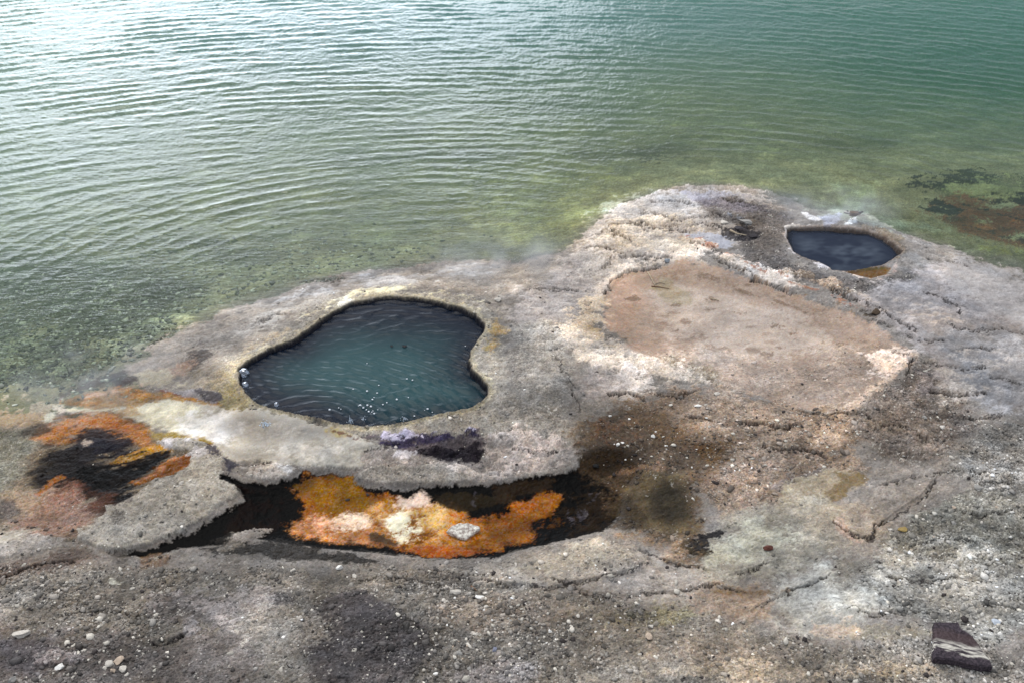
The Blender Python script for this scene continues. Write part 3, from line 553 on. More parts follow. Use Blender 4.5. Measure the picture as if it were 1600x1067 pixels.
# short random flakes of crust all over the land
fl = np.abs(N('q', Xf, Yf, 95, .2, 1.8, 7)); f2 = np.abs(N('r', Xf, Yf, 60, -.2, 1.6, 9))
flake = (1-sst(.02, .14, fl))*sst(.3, 1., N('s', Xf, Yf, 70, 0, 1, 12))
DZ -= (.008*flake*land*np.clip(ROU, 0, 2)*(core)).astype(F32)
def worley(x, y, s, seed, rot=0., asp=1.):
    c, q = math.cos(rot), math.sin(rot); u = (x*c+y*q)*s/asp; v = (-x*q+y*c)*s
    iu = np.floor(u).astype(np.int64); iv = np.floor(v).astype(np.int64); f1 = np.full(len(x), 9., F32); f2 = f1.copy(); idv = np.zeros(len(x), F32)
    for a in (-1, 0, 1):
        for b in (-1, 0, 1):
            k = ((iu+a)*73856093 ^ (iv+b)*19349663 ^ seed*83492791) & 0xffff; k = (k*40503+12345) & 0xffff; k2 = (k*30011+777) & 0xffff
            d = (iu+a+k/65536.-u)**2+(iv+b+k2/65536.-v)**2; n_ = d < f1
            f2 = np.where(n_, f1, np.minimum(f2, d)); idv = np.where(n_, ((k*7+k2) & 1023)/1023., idv); f1 = np.where(n_, d, f1)
    return np.sqrt(f1), np.sqrt(f2), idv.astype(F32)
PC = np.nonzero(core & (Z0 > -.03) & (Y > 1.5) & (Y < 11))[0]; xx, yy = X[PC], Y[PC]
wx_ = xx+.022*nC[PC]+.016*nA[PC]+.006*nB[PC]; wy_ = yy+.022*nH0(xx, yy)+.014*nB[PC]
for s_, sd, hh, asp, tone, th, lv in ((110, 3, .010, 1.7, .10, .0, .62), (250, 5, .006, 1.6, .12, -.2, .6), (430, 9, .004, 1.5, .10, -.3, .7)):
    q_ = N('r', xx, yy, s_, .12, asp, sd+70)/lv; l_ = np.floor(q_); e = (q_-l_)*.6; idv = ((l_.astype(np.int64)*7919+sd*31) & 63)/63.
    pm_ = np.clip(ROU[PC]-.75, 0, 1.1)*sst(th-.7, th+.5, N('s', xx, yy, 75, .3, 1.4, sd)+.35*nA[PC]+.5*(ROU[PC]-1))
    DZ[PC] += (pm_*hh*(l_+sst(.0, .09, e)-q_)).astype(F32)
    COL[PC] *= (1+tone*2*pm_*(idv-.5)*sst(.0, .05, e))[:, None].astype(F32)
    lip = pm_*sst(.05, .10, e)*(1-sst(.10, .24, e))*sst(.2, 1.2, N('s', xx, yy, 90, 0, 1, sd+80)+.6*nA[PC])*.45
    COL[PC] += (np.array(lin((222, 214, 204)))*.95-COL[PC])*(lip*(COL[PC].mean(1) > .08))[:, None]
    cr = pm_*(1-sst(.0, .035, e))*.45*sst(-.4, .8, nC[PC]); COL[PC] *= (1-cr)[:, None].astype(F32)  # painted shade: darkens the foot of each crust step
# ---- pools -----------------------------------------------------------------
for nm, pts, rimw in (('big', BIG, 7), ('small', SML, 4)):
    ix = sub(pts, 40); d = sdf(pts, PX[ix], PY[ix])+(1.5 if nm == 'big' else 1.1)*nRag[ix]
    m = sst(-3, 0, d); dep = sst(0, 3.5, d)*.03+sst(1.5, 14, d)*.32+sst(10, 120, d)*1.0
    DZ[ix] = DZ[ix]*(1-m)-(dep).astype(F32)
    wc = lin((30, 30, 38) if nm == 'big' else (74, 64, 58)); mm = (.25*sst(-7, 0, d)+.75*sst(-2., 2.5, d))[:, None]; COL[ix] = COL[ix]*(1-mm)+wc*mm
    dp = sst(3, 12, d)[:, None]; COL[ix] = COL[ix]*(1-dp)+lin((20, 36, 44))*dp
    WET[ix] = np.maximum(WET[ix], mm[:, 0]*.3); ROU[ix] = ROU[ix]*(1-m)+.05*m; MOT[ix] = MOT[ix]*(1-m)+.1*m
# ---- fine relief ----------------------------------------------------------
hf = .0026*nHF+.0012*nHG+.003*nA+.008*nC
hf = hf*ROU*np.where(Z0 < -.05, .5, 1)*core
ridg = (.5-np.abs(nA))*.006*np.clip(ROU-.8, 0, 1.5)
Z = Z0+DZ+hf+ridg*core
# ---- colour mottling --------------------------------------------------------
nE = N('q', Xf, Yf, 230, 2.1, 1, 6); nG = N('f', Xf, Yf, 240, .5, 1, 8); nH = N('r', Xf, Yf, 45, 1.9, 1, 11)
cav = np.clip(hf/.012, -1, 1)
mul = np.exp(MOT*(.15*nHF+.10*nHG+.08*nA+.12*nC+.08*nS))
mul = np.exp(np.log(mul)*1.15)
COL *= mul[:, None].astype(F32)
tint = (.035*nH*MOT)[:, None]*np.array([1, .1, -1.1])
COL *= (1+tint).astype(F32)
spk = (nG > 2.0)*np.clip(GRA, 0, 1)*.5*land
COL += (np.array(lin((215, 208, 196)))-COL)*np.clip(spk, 0, 1)[:, None]*(COL.mean(1) > .03)[:, None]
cr_ = sst(1.3, 2.3, N('f', Xf, Yf, 210, 3., 1.6, 15))*np.clip(ROU, 0, 1.5)*.35*land
COL *= (1-cr_)[:, None]
COL = np.clip(COL, .003, .9)

def grid_mesh(name, shp, x, y, z, keep=None):
    R, Cn = shp; idx = np.arange(R*Cn, dtype=np.int32).reshape(R, Cn)
    q = np.stack([idx[:-1, :-1], idx[:-1, 1:], idx[1:, 1:], idx[1:, :-1]], -1).reshape(-1, 4)
    co = np.stack([x, y, z], -1).astype(F32)
    vmap = None
    if keep is not None:
        kq = keep.ravel()[q].any(1); q = q[kq]; used = np.zeros(R*Cn, bool); used[q.ravel()] = True
        vmap = np.nonzero(used)[0]; re = np.full(R*Cn, -1, np.int32); re[vmap] = np.arange(len(vmap)); q = re[q]; co = co[vmap]
    me = bpy.data.meshes.new(name); me.vertices.add(len(co)); me.vertices.foreach_set('co', co.ravel())
    me.loops.add(q.size); me.loops.foreach_set('vertex_index', q.ravel().astype(np.int32))
    me.polygons.add(len(q)); me.polygons.foreach_set('loop_start', np.arange(0, q.size, 4, dtype=np.int32))
    me.polygons.foreach_set('use_smooth', np.ones(len(q), bool))
    me.update(calc_edges=True)
    return me, vmap
def fattr(me, name, v):
    a = me.attributes.new(name, 'FLOAT', 'POINT'); a.data.foreach_set('value', np.ascontiguousarray(v, F32))
def cattr(me, name, v):
    a = me.attributes.new(name, 'FLOAT_COLOR', 'POINT'); a.data.foreach_set('color', np.ascontiguousarray(np.c_[v, np.ones(len(v))], F32).ravel())
def link(name, me, mat=None, parent=None):
    o = bpy.data.objects.new(name, me); C.objects.link(o)
    if mat: me.materials.clear(); me.materials.append(mat)
    if parent: o.parent = parent
    return o
def tag(o, label=None, cat=None, group=None, kind=None):
    for k, v in (('label', label), ('category', cat), ('group', group), ('kind', kind)):
        if v: o[k] = v
    return o
# ------------------------------------------------------------------ ground material
def newmat(name):
    m = bpy.data.materials.new(name); m.use_nodes = True; tt = m.node_tree; tt.nodes.clear()
    return m, tt, nd(tt, 'ShaderNodeOutputMaterial')
def ground_material():
    m, t, out = newmat('sinter_ground')
    at = lambda nme: nd(t, 'ShaderNodeAttribute', attribute_name=nme)
    col, wet, gra = at('Col').outputs['Color'], at('wet').outputs['Fac'], at('grain').outputs['Fac']
    tc = nd(t, 'ShaderNodeTexCoord').outputs['Object']
    def tex(kind, **k):
        q = nd(t, kind, **k); t.links.new(tc, q.inputs['Vector']); return q
    v1 = tex('ShaderNodeTexVoronoi', i_Scale=85., i_Randomness=1.); v2 = tex('ShaderNodeTexVoronoi', i_Scale=190.)
    n1 = tex('ShaderNodeTexNoise', i_Scale=70., i_Detail=5., i_Roughness=.7)
    s1 = nd(t, 'ShaderNodeSeparateColor'); t.links.new(v1.outputs['Color'], s1.inputs[0]); s2 = nd(t, 'ShaderNodeSeparateColor'); t.links.new(v2.outputs['Color'], s2.inputs[0])
    # per-grain brightness
    g1 = mth(t, 'MULTIPLY', mth(t, 'SUBTRACT', s1.outputs[0], .5), mth(t, 'MULTIPLY', gra, .6))
    g2 = mth(t, 'MULTIPLY', mth(t, 'SUBTRACT', s2.outputs[0], .5), mth(t, 'ADD', .08, mth(t, 'MULTIPLY', gra, .4)))
    nn = mth(t, 'MULTIPLY', mth(t, 'SUBTRACT', n1.outputs[0], .5), mth(t, 'ADD', .25, mth(t, 'MULTIPLY', gra, .5)))
    f = mth(t, 'ADD', mth(t, 'ADD', g1, g2), mth(t, 'ADD', nn, 1.0)); f = mth(t, 'MAXIMUM', f, .3)
    cc = nd(t, 'ShaderNodeVectorMath', operation='SCALE'); t.links.new(col, cc.inputs[0]); t.links.new(f, cc.inputs['Scale'])
    hsv = nd(t, 'ShaderNodeHueSaturation'); t.links.new(cc.outputs[0], hsv.inputs['Color'])
    t.links.new(mth(t, 'ADD', .485, mth(t, 'MULTIPLY', s1.outputs[1], .03)), hsv.inputs['Hue'])
    t.links.new(mth(t, 'ADD', .8, mth(t, 'MULTIPLY', s1.outputs[2], .4)), hsv.inputs['Saturation'])
    b = nd(t, 'ShaderNodeBsdfPrincipled'); t.links.new(hsv.outputs[0], b.inputs['Base Color'])
    t.links.new(mth(t, 'SUBTRACT', .92, mth(t, 'MULTIPLY', wet, .75), True), b.inputs['Roughness'])
    t.links.new(mth(t, 'SUBTRACT', .18, mth(t, 'MULTIPLY', wet, .22), True), b.inputs['Specular IOR Level'])
    h = mth(t, 'ADD', mth(t, 'MULTIPLY', mth(t, 'MULTIPLY', mth(t, 'SUBTRACT', .55, v1.outputs['Distance']), gra), .9), mth(t, 'MULTIPLY', n1.outputs[0], .8))
    bp = nd(t, 'ShaderNodeBump', i_Strength=.45, i_Distance=.004); t.links.new(h, bp.inputs['Height']); t.links.new(bp.outputs[0], b.inputs['Normal'])
    t.links.new(b.outputs[0], out.inputs[0]); return m
gm = ground_material()
me, _ = grid_mesh('ground', shape, X, Y, Z)
cattr(me, 'Col', COL); fattr(me, 'wet', WET); fattr(me, 'grain', GRA)
ground = tag(link('ground', me, gm), 'grey and tan hot spring sinter shore with white crust and orange mats', kind='structure')
print('ground', len(X))
# ------------------------------------------------------------------ water material
def water_material(name, rough=.04, bump=.3, bscale=30., k=1.0, tintc=(.88, .95, .88), coat=1.33):
    m, t, out = newmat(name)
    body = nd(t, 'ShaderNodeAttribute', attribute_name='body').outputs['Color']; al = nd(t, 'ShaderNodeAttribute', attribute_name='murk').outputs['Fac']
    tc = nd(t, 'ShaderNodeTexCoord').outputs['Object']
    mp = nd(t, 'ShaderNodeMapping'); mp.inputs['Scale'].default_value = (.45, 1, 1); t.links.new(tc, mp.inputs[0])
    nz = nd(t, 'ShaderNodeTexNoise', i_Scale=bscale, i_Detail=3.); t.links.new(mp.outputs[0], nz.inputs['Vector'])
    bp = nd(t, 'ShaderNodeBump', i_Strength=bump, i_Distance=.01); t.links.new(nz.outputs[0], bp.inputs['Height'])
    fr = nd(t, 'ShaderNodeFresnel', i_IOR=coat); t.links.new(bp.outputs[0], fr.inputs['Normal'])
    gl = nd(t, 'ShaderNodeBsdfGlossy', i_Roughness=rough); t.links.new(bp.outputs[0], gl.inputs['Normal'])
    up = nd(t, 'ShaderNodeCombineXYZ', i_Z=1.); df = nd(t, 'ShaderNodeBsdfDiffuse'); t.links.new(body, df.inputs[0]); t.links.new(up.outputs[0], df.inputs['Normal'])
    tr = nd(t, 'ShaderNodeBsdfTransparent'); tr.inputs[0].default_value = (*tintc, 1)
    m1 = nd(t, 'ShaderNodeMixShader'); t.links.new(al, m1.inputs[0]); t.links.new(tr.outputs[0], m1.inputs[1]); t.links.new(df.outputs[0], m1.inputs[2])
    m2 = nd(t, 'ShaderNodeMixShader'); t.links.new(fr.outputs[0], m2.inputs[0]); t.links.new(m1.outputs[0], m2.inputs[1]); t.links.new(gl.outputs[0], m2.inputs[2])
    t.links.new(m2.outputs[0], out.inputs[0]); return m
# ------------------------------------------------------------------ lake
wrows = list(np.arange(700, 300, -1.35))+list(np.arange(300, -20, -1.25))+rows_far
wrows = [900, 860, 820, 790, 765, 745, 730, 718, 708]+wrows
WX, WY = fan(wrows, cols, 0.); wshape = WX.shape; wx, wy = WX.ravel(), WY.ravel()
zg = Zf(wx, wy); zg = np.where(wy > 15.5, np.minimum(zg, -1.2), zg); zg += .012*N('r', wx, wy, 60)
dep = -zg
wpx, wpy = proj(wx, wy, np.zeros_like(wx))
def wave(cx, cy, lam, amp, sharp, wob, seed, ex=1.):
    r = np.hypot((wx-cx)*ex, wy-cy)
    ph = r/lam*2*math.pi+wob*N('s', wx, wy, 22, 0, 2.2, seed)
    s = (.5+.5*np.cos(ph))**sharp
    md = np.clip(.6+.55*N('q', wx, wy, 150, .15*(seed-21), 2.2, seed+3), 0, 2.)
    return amp*s*md
far = sst(6, 12, wy)
h = wave(.3, .3, .175, .0050, 1.7, 3.4, 20, .85)+wave(1.2, -2.0, .235, .0042, 1.5, 3.8, 21, .9)+wave(-2.5, 0, .15, .0030, 1.3, 3.4, 22)*far
rl = np.hypot(wx+.7, wy-5.6); rr_ = np.hypot(wx-2.0, wy-6.2)
h *= .45+.55*sst(3.6, 6.0, np.minimum(rl, rr_))
h += wave(-.7, 5.6, .155, .0034, 3.2, 2.8, 23, .82)*(1-sst(3.5, 6.2, rl))*sst(2.2, .6, wx)+wave(2.0, 6.2, .17, .0040, 3., 2.2, 27, 1.)*(1-sst(2.8, 5.0, rr_))*sst(.8, 2.2, wx)
h += wave(-1., 2.5, .19, .0030, 1.6, 3.6, 24, .7)*(.3+far)+.0014*N('r', wx, wy, 230, .1, 2.6, 25)*(.5+far)
calm = sst(.01, .22, dep)
calm = .12+.88*calm
h = h*.74*(1+.6*far)*calm*np.exp(-np.clip(wy-30, 0, 1e9)/20)
h = np.where(np.abs(wx) > 16, 0, h)
# body colour (with some painted sky reflection) and murk of the lake
def mixb(base, c, m): return base*(1-m[:, None])+lin(c)*m[:, None]
body = np.empty((len(wx), 3)); body[:] = lin((104, 130, 100))
body = mixb(body, (84, 121, 108), sst(.25, .9, dep))
body = mixb(body, (64, 112, 90), sst(1000, 1500, wpx)*sst(.1, .6, dep))
body = mixb(body, (88, 134, 128), sst(170, 0, wpy)*(.35+.65*sst(1300, 700, wpx)))
body = mixb(body, (140, 166, 148), sst(420, 0, wpx)*sst(.05, .3, dep)*.7)  # pale sky reflection on the left mixed into the body colour
murk = 1-np.exp(-np.clip(dep, 0, 5)*1.55)
murk = np.clip(murk+.02, .02, .985)
keep = zg < .035
keep &= ~((wpx > 62) & (wpy > 655)) & ~((wpx > 130) & (wpy > 612))
keep &= (wpx < 2400) & (wpx > -900) | (wy > 12)
lme, vm = grid_mesh('lake_water', wshape, wx, wy, h, keep)
cattr(lme, 'body', body[vm]); fattr(lme, 'murk', murk[vm])
lake = tag(link('lake_water', lme, water_material('lake_water', .09, .30, 26.)), 'rippled green lake water over a pale shallow bed', kind='structure')
# ------------------------------------------------------------------ pool waters
def pool(name, pts, zw, margin, lam, amp, cen, bodyf, label, matn, bscale, bump, res):
    pts = np.array(pts, float); x, y = unproj(pts[:, 0], pts[:, 1], zw); gx = np.arange(x.min()-.08, x.max()+.08, res); gy = np.arange(y.min()-.08, y.max()+.16, res)
    A_, B_ = np.meshgrid(gx, gy); a, b = A_.ravel(), B_.ravel(); px, py = proj(a, b, np.full_like(a, zw))
    # the pool lies lower than its lip: compare against the lip outline seen along the ground
    gxx, gyy, gz = U(pts[:, 0], pts[:, 1]); q = np.stack([gxx, gyy], -1)
    d = sdf(np.stack([q[:, 0]*100, q[:, 1]*100/YS], -1), (a*100).astype(F32), (b*100/YS).astype(F32))
    r = np.hypot(a-cen[0], b-cen[1]); z = np.full_like(a, zw)
    for k in range(6):
        c_ = (cen[0]+(k-2.5)*.9, cen[1]-1.6+(k % 3)*.5); rr = np.hypot((a-c_[0])*.7, b-c_[1]); l_ = lam*(.6+.16*k)
        z += amp*(.5+.5*np.cos(rr/l_*6.283+3.4*N('s', a, b, 110, 0, 1.5, 30+k)))**1.8*np.clip(.35+.7*N('s', a, b, 260, 0, 1.5, 40+k), 0, 1.8)
    me, vm = grid_mesh(name, A_.shape, a, b, z, d > -margin)
    body, murk = bodyf(a, b, d); cattr(me, 'body', body[vm]); fattr(me, 'murk', murk[vm])
    return tag(link(name, me, water_material(matn, .3, bump, bscale, coat=1.19)), label, kind='structure')
def bb(a, b, d):
    px, py = proj(a, b, np.full_like(a, .04)); n1 = N('s', a, b, 90, 0, 1.4, 50)
    base = np.empty((len(a), 3)); base[:] = lin((10, 25, 44))  # navy edge: shade of the overhanging lip put into the water colour
    m = sst(-6, 40, d+10*n1)*sst(478, 570, py+.12*(px-600)*-1+10*n1)*(.55+.45*sst(380, 520, px)); base = mixb(base, (44, 78, 82), m)
    return base, np.clip(.72+.25*sst(0, 10, d), 0, .97)
def sb(a, b, d):
    n1 = N('s', a, b, 120, 0, 1.6, 51); n2 = N('r', a, b, 60, .2, 1.6, 52)
    base = np.empty((len(a), 3)); base[:] = lin((42, 50, 66)); base = mixb(base, (104, 114, 126), np.clip(.3+.3*n2, 0, .75)*sst(2, 25, d))  # lighter streaks are cloud reflections painted into the body colour
    return base, np.clip(.4+.55*sst(0, 8, d), 0, .95)
bcx, bcy = unproj(600, 590, .04)
pool('pool_water', BIG, .09, 5, .085, .0030, (bcx, bcy), bb, 'dark teal water of the large boiling pool', 'pool_water', 38., .22, .0075)
scx, scy = unproj(1320, 390, .04)
pool('small_pool_water', SML, .045, 4, .1, .0010, (scx, scy), sb, 'still slate blue water of the small steaming pool', 'small_pool_water', 18., .12, .012)
# ------------------------------------------------------------------ standing on the ground
_ys = GY[:, 0]; _k = _ys*cP+(H-.06)*sP; _ts = GX[0]/_k[0]; ZG = Z.reshape(shape); CG = COL.reshape(*shape, 3); GG = GRA.reshape(shape); PXG = PX.reshape(shape); PYG = PY.reshape(shape)
def cell(x, y):
    x = np.asarray(x, float); y = np.asarray(y, float); i = np.clip(np.searchsorted(_ys, y), 1, len(_ys)-1); i = np.where(np.abs(_ys[i]-y) < np.abs(_ys[i-1]-y), i, i-1)
    t_ = x/(y*cP+(H-.06)*sP); j = np.clip(np.searchsorted(_ts, t_), 1, len(_ts)-1); j = np.where(np.abs(_ts[j]-t_) < np.abs(_ts[j-1]-t_), j, j-1); return i, j
def spot(px, py):
    x, y, z = U(px, py); i, j = cell(x, y); return float(x[0]), float(y[0]), float(ZG[i[0], j[0]])
def simple(name, c, rough=.85, var=.25, vs=60., c2=None, spec=.2, bump=.5):
    m, t, out = newmat(name); tc = nd(t, 'ShaderNodeTexCoord').outputs['Object']
    nz = nd(t, 'ShaderNodeTexNoise', i_Scale=vs, i_Detail=6., i_Roughness=.65); t.links.new(tc, nz.inputs[0])
    a = tuple(lin(c)*(1-var)); b_ = tuple(lin(c2 or c)*(1+var))
    f = ramp(t, nz.outputs[0], .35, .65)
    b = nd(t, 'ShaderNodeBsdfPrincipled', i_Roughness=rough); b.inputs['Specular IOR Level'].default_value = spec
    t.links.new(mixc(t, f, tuple(float(v) for v in a), tuple(float(v) for v in b_)), b.inputs['Base Color'])
    bp = nd(t, 'ShaderNodeBump', i_Strength=bump, i_Distance=.004); t.links.new(nz.outputs[0], bp.inputs['Height']); t.links.new(bp.outputs[0], b.inputs['Normal'])
    t.links.new(b.outputs[0], out.inputs[0]); return m
def rock_mesh(name, seed, cuts=10, sub_=3, flat=.5, jag=.12):
    """an angular pebble: a ball shaved by random planes and roughened, unit half-width"""
    r = random.Random(seed); bm = bmesh.new(); bmesh.ops.create_icosphere(bm, subdivisions=sub_, radius=1)
    pl = [(Vector((r.gauss(0, 1), r.gauss(0, 1), r.gauss(0, .8))).normalized(), r.uniform(.42, .75)) for _ in range(cuts)]
    for v in bm.verts:
        p = v.co.copy()
        for nrm, d in pl:
            e = p.dot(nrm)-d
            if e > 0: p -= nrm*e*.98
        p += p.normalized()*jag*mnoise.noise(p*2.6+Vector((seed*3.1, 0, 0)))
        v.co = Vector((p.x, p.y, p.z*flat))
    me = bpy.data.meshes.new(name); bm.to_mesh(me); bm.free()
    return me
def slab_mesh(name, outline, th, seed, bev=.006, jag=.004, n_sub=10):
    """a flat stone from an outline in metres: top, bottom and broken sides, all roughened"""
    bm = bmesh.new(); pts = []
    m = len(outline)
    for i in range(m):
        a = Vector((*outline[i], 0)); b = Vector((*outline[(i+1) % m], 0)); k = max(1, int((b-a).length/.012))
        for q in range(k): pts.append(a.lerp(b, q/k))
    cen = sum(pts, Vector())/len(pts)
    rings = []
    lev = [(.0, -.3), (bev, 0), (th*.35, .0), (th*.6, -.05), (th-bev, 0), (th, -1.2)]
    for li, (z, ins) in enumerate(lev):
        ring = []
        for p in pts:
            d = (p-cen).normalized(); j = jag*mnoise.noise(Vector((p.x*40, p.y*40, z*60+seed))); q = p+d*(ins*bev+j)
            ring.append(bm.verts.new((q.x, q.y, z+.5*jag*mnoise.noise(Vector((p.x*30, p.y*30, seed+9+li))))))
        rings.append(ring)
    K_ = len(pts)
    for s in (.7, .4, .15):
        ring = []
        for p in pts:
            q = cen+(p-cen)*s; ring.append(bm.verts.new((q.x, q.y, th+jag*1.2*mnoise.noise(Vector((q.x*35, q.y*35, seed+4))))))
        rings.append(ring)
    for a, b in zip(rings[:-1], rings[1:]):
        for i in range(K_): bm.faces.new((a[i], a[(i+1) % K_], b[(i+1) % K_], b[i]))
    bm.faces.new(rings[-1]); bm.faces.new(rings[0][::-1])
    for f in bm.faces: f.smooth = False
    me = bpy.data.meshes.new(name); bm.to_mesh(me); bm.free(); return me
def tube(bm, pts, rad, seg=7):
    """a tapered tube through points, closed ends"""
    rings = []
    for i, p in enumerate(pts):
        a = Vector(pts[max(0, i-1)]); b = Vector(pts[min(len(pts)-1, i+1)]); d = (b-a).normalized()
        u = d.cross(Vector((0, 0, 1))); u = (u if u.length > .01 else Vector((1, 0, 0))).normalized(); w = d.cross(u)
        r = rad[i] if hasattr(rad, '__len__') else rad
        rings.append([bm.verts.new(Vector(p)+u*r*math.cos(q*6.2832/seg)+w*r*math.sin(q*6.2832/seg)) for q in range(seg)])
    for a, b in zip(rings[:-1], rings[1:]):
        for q in range(seg): bm.faces.new((a[q], a[(q+1) % seg], b[(q+1) % seg], b[q]))
    bm.faces.new(rings[0][::-1]); bm.faces.new(rings[-1])
def bmo(name, bm, mat, smooth=True):
    bmesh.ops.recalc_face_normals(bm, faces=bm.faces)
    me = bpy.data.meshes.new(name); bm.to_mesh(me); bm.free()
    if smooth: me.polygons.foreach_set('use_smooth', [True]*len(me.polygons))
    return link(name, me, mat)
# ------------------------------------------------------------------ the dark broken slab, lower right
def outl(pix, z):
    x, y = unproj(np.array([p[0] for p in pix], float), np.array([p[1] for p in pix], float), z); return x, y
sx, sy, sz = spot(1500, 1010)
top_z = sz+.075
ox, oy = outl([(1459,972),(1496,971),(1500,980),(1520,993),(1533,1012),(1548,1030),(1552,1040),(1535,1040),(1500,1032),(1459,1027)], top_z-.012)
out_ = [(a-sx, b-sy) for a, b in zip(ox, oy)][::-1]
sm = slab_mesh('rock_slab', out_, .052, 5, .008, .007)
m, t, out = newmat('slab_rock'); tcn = nd(t, 'ShaderNodeTexCoord').outputs['Object']
mp = nd(t, 'ShaderNodeMapping'); mp.inputs['Rotation'].default_value = (0, 0, math.radians(14)); t.links.new(tcn, mp.inputs[0])
spx = nd(t, 'ShaderNodeSeparateXYZ'); t.links.new(mp.outputs[0], spx.inputs[0])
mp2 = nd(t, 'ShaderNodeMapping'); mp2.inputs['Scale'].default_value = (12, 60, 30); t.links.new(mp.outputs[0], mp2.inputs[0])
nz = nd(t, 'ShaderNodeTexNoise', i_Scale=1., i_Detail=5.); t.links.new(mp2.outputs[0], nz.inputs[0])
nf = nd(t, 'ShaderNodeTexNoise', i_Scale=90., i_Detail=4.); t.links.new(tcn, nf.inputs[0])
bandp = mth(t, 'ADD', spx.outputs[1], mth(t, 'MULTIPLY', mth(t, 'SUBTRACT', nz.outputs[0], .5), .10))
SLAB_MID = 0.0
# white mineral band near the front edge
band = mth(t, 'MULTIPLY', ramp(t, bandp, -.108, -.085), mth(t, 'SUBTRACT', 1., ramp(t, bandp, -.055, -.020)))
redm = mth(t, 'MULTIPLY', ramp(t, bandp, -.07, -.02), mth(t, 'SUBTRACT', 1., ramp(t, bandp, .0, .05)))
base = mixc(t, ramp(t, nf.outputs[0], .35, .7), tuple(lin((44,38,44))), tuple(lin((78,68,74))))
base = mixc(t, mth(t, 'MULTIPLY', redm, .35), base, tuple(lin((92,72,66))))
base = mixc(t, mth(t, 'MULTIPLY', band, ramp(t, nz.outputs[0], .36, .62)), base, tuple(lin((206,200,188))))
b = nd(t, 'ShaderNodeBsdfPrincipled', i_Roughness=.8); b.inputs['Specular IOR Level'].default_value = .2; t.links.new(base, b.inputs['Base Color'])
bp = nd(t, 'ShaderNodeBump', i_Strength=.7, i_Distance=.005); t.links.new(nf.outputs[0], bp.inputs['Height']); t.links.new(bp.outputs[0], b.inputs['Normal']); t.links.new(b.outputs[0], out.inputs[0])
so_ = link('rock_slab', sm, m); so_.location = (sx, sy, top_z-.058); so_.rotation_euler = (math.radians(2), math.radians(1), 0)
tag(so_, 'dark broken rock slab with a white mineral band lying on the pale crust', 'rock slab')
# ------------------------------------------------------------------ single stones
M_pale = simple('pale_stone', (206, 198, 186), .85, .25, 60.); M_white = simple('white_stone', (244, 240, 232), .8, .08, 40.)
M_grey = simple('grey_stone', (158, 154, 148), .85, .2, 50.); M_rust = simple('rust_stone', (108, 66, 56), .75, .25, 60.)
M_ochre = simple('ochre_stone', (170, 146, 92), .85, .2, 50.); M_dark = simple('dark_stone', (66, 62, 64), .8, .25, 50.)
M_tanp = simple('tan_stone', (196, 176, 156), .85, .18, 50.)
def stone(px, py, w, mat, label, flat=.5, asp=.7, rot=0., seed=1, name='stone', sink=.25, cat='stone', group=None, lift=0):
    x, y, z = spot(px, py); d = math.sqrt(x*x+y*y+(H-z)**2); hw = w/2*d/FPX
    o = link(name, rock_mesh(name, seed, flat=flat), mat); o.scale = (hw, hw*asp*1.15, hw); o.location = (x, y, z+hw*flat*(1-2*sink)+lift); o.rotation_euler = (0, 0, rot)
    return tag(o, label, cat, group)
x, y, z = spot(725, 829)
tl = [(-.118,.0),(-.085,.045),(-.02,.062),(.03,.058),(.10,.03),(.112,.012),(.05,-.035),(.01,-.066),(-.03,-.055)]
fs = link('flat_stone', slab_mesh('flat_stone', tl, .026, 8, .005, .006), simple('flat_stone_rock', (168, 150, 140), .7, .3, 45., (206, 202, 190)))
fs.location = (x, y, z+.010); fs.rotation_euler = (math.radians(8), 0, math.radians(4)); fs.scale = (.92, .9, 1); tag(fs, 'flat grey pink stone lying in the orange channel', 'stone')
stone(778, 470, 15, M_pale, 'cream stone on the grey crust right above the large pool', .45, .6, .2, 2)
stone(530, 884, 11, M_white, 'white stone just below the black left end of the channel', .8, .9, .8, 3)
stone(457, 888, 8, M_pale, 'small pale stone to the left of the white stone below the channel', .6, .8, .1, 4)
stone(554, 898, 11, M_pale, 'pale stone to the right of the white stone below the channel', .6, .7, .3, 5)
stone(589, 921, 9, M_pale, 'pale stone on the upper edge of the dark gravel patch', .5, .7, .0, 6)
stone(714, 925, 24, M_pale, 'long thin white flake on the gravel below the channel bank', .3, .4, -.12, 7)
stone(750, 933, 15, M_white, 'white oval stone right of the long thin flake', .5, .6, .0, 8)
stone(759, 947, 13, M_pale, 'flat pale stone below the white oval stone', .35, .5, .1, 9)
stone(693, 937, 9, M_pale, 'small pale stone left of and below the long thin flake', .5, .8, .9, 10)
stone(689, 950, 16, M_tanp, 'pinkish flat stone below the long thin flake', .3, .4, .0, 11)
stone(859, 986, 8, M_white, 'bright white pebble alone on the gravel at lower centre', .7, .9, .2, 12)
stone(773, 1015, 10, simple('blue_stone', (140, 142, 158), .8, .15), 'bluish grey pebble on the foreground gravel', .6, .8, .0, 13)
stone(717, 1020, 11, M_grey, 'grey round pebble left of the bluish pebble', .6, .8, .0, 14)
stone(744, 990, 12, M_pale, 'pale pebble above and left of the bluish pebble', .5, .6, .2, 15)
stone(1017, 978, 9, M_pale, 'pale round pebble at the mossy gravel patch', .6, .9, .0, 16)
stone(1014, 994, 13, M_tanp, 'tan rounded stone just below the mossy gravel patch', .6, .9, .0, 17)
stone(32, 991, 25, M_pale, 'large grey white stone at the far lower left', .5, .6, .35, 18)
stone(93, 1040, 14, M_white, 'white stone left of the white stone cluster', .5, .9, .9, 19)
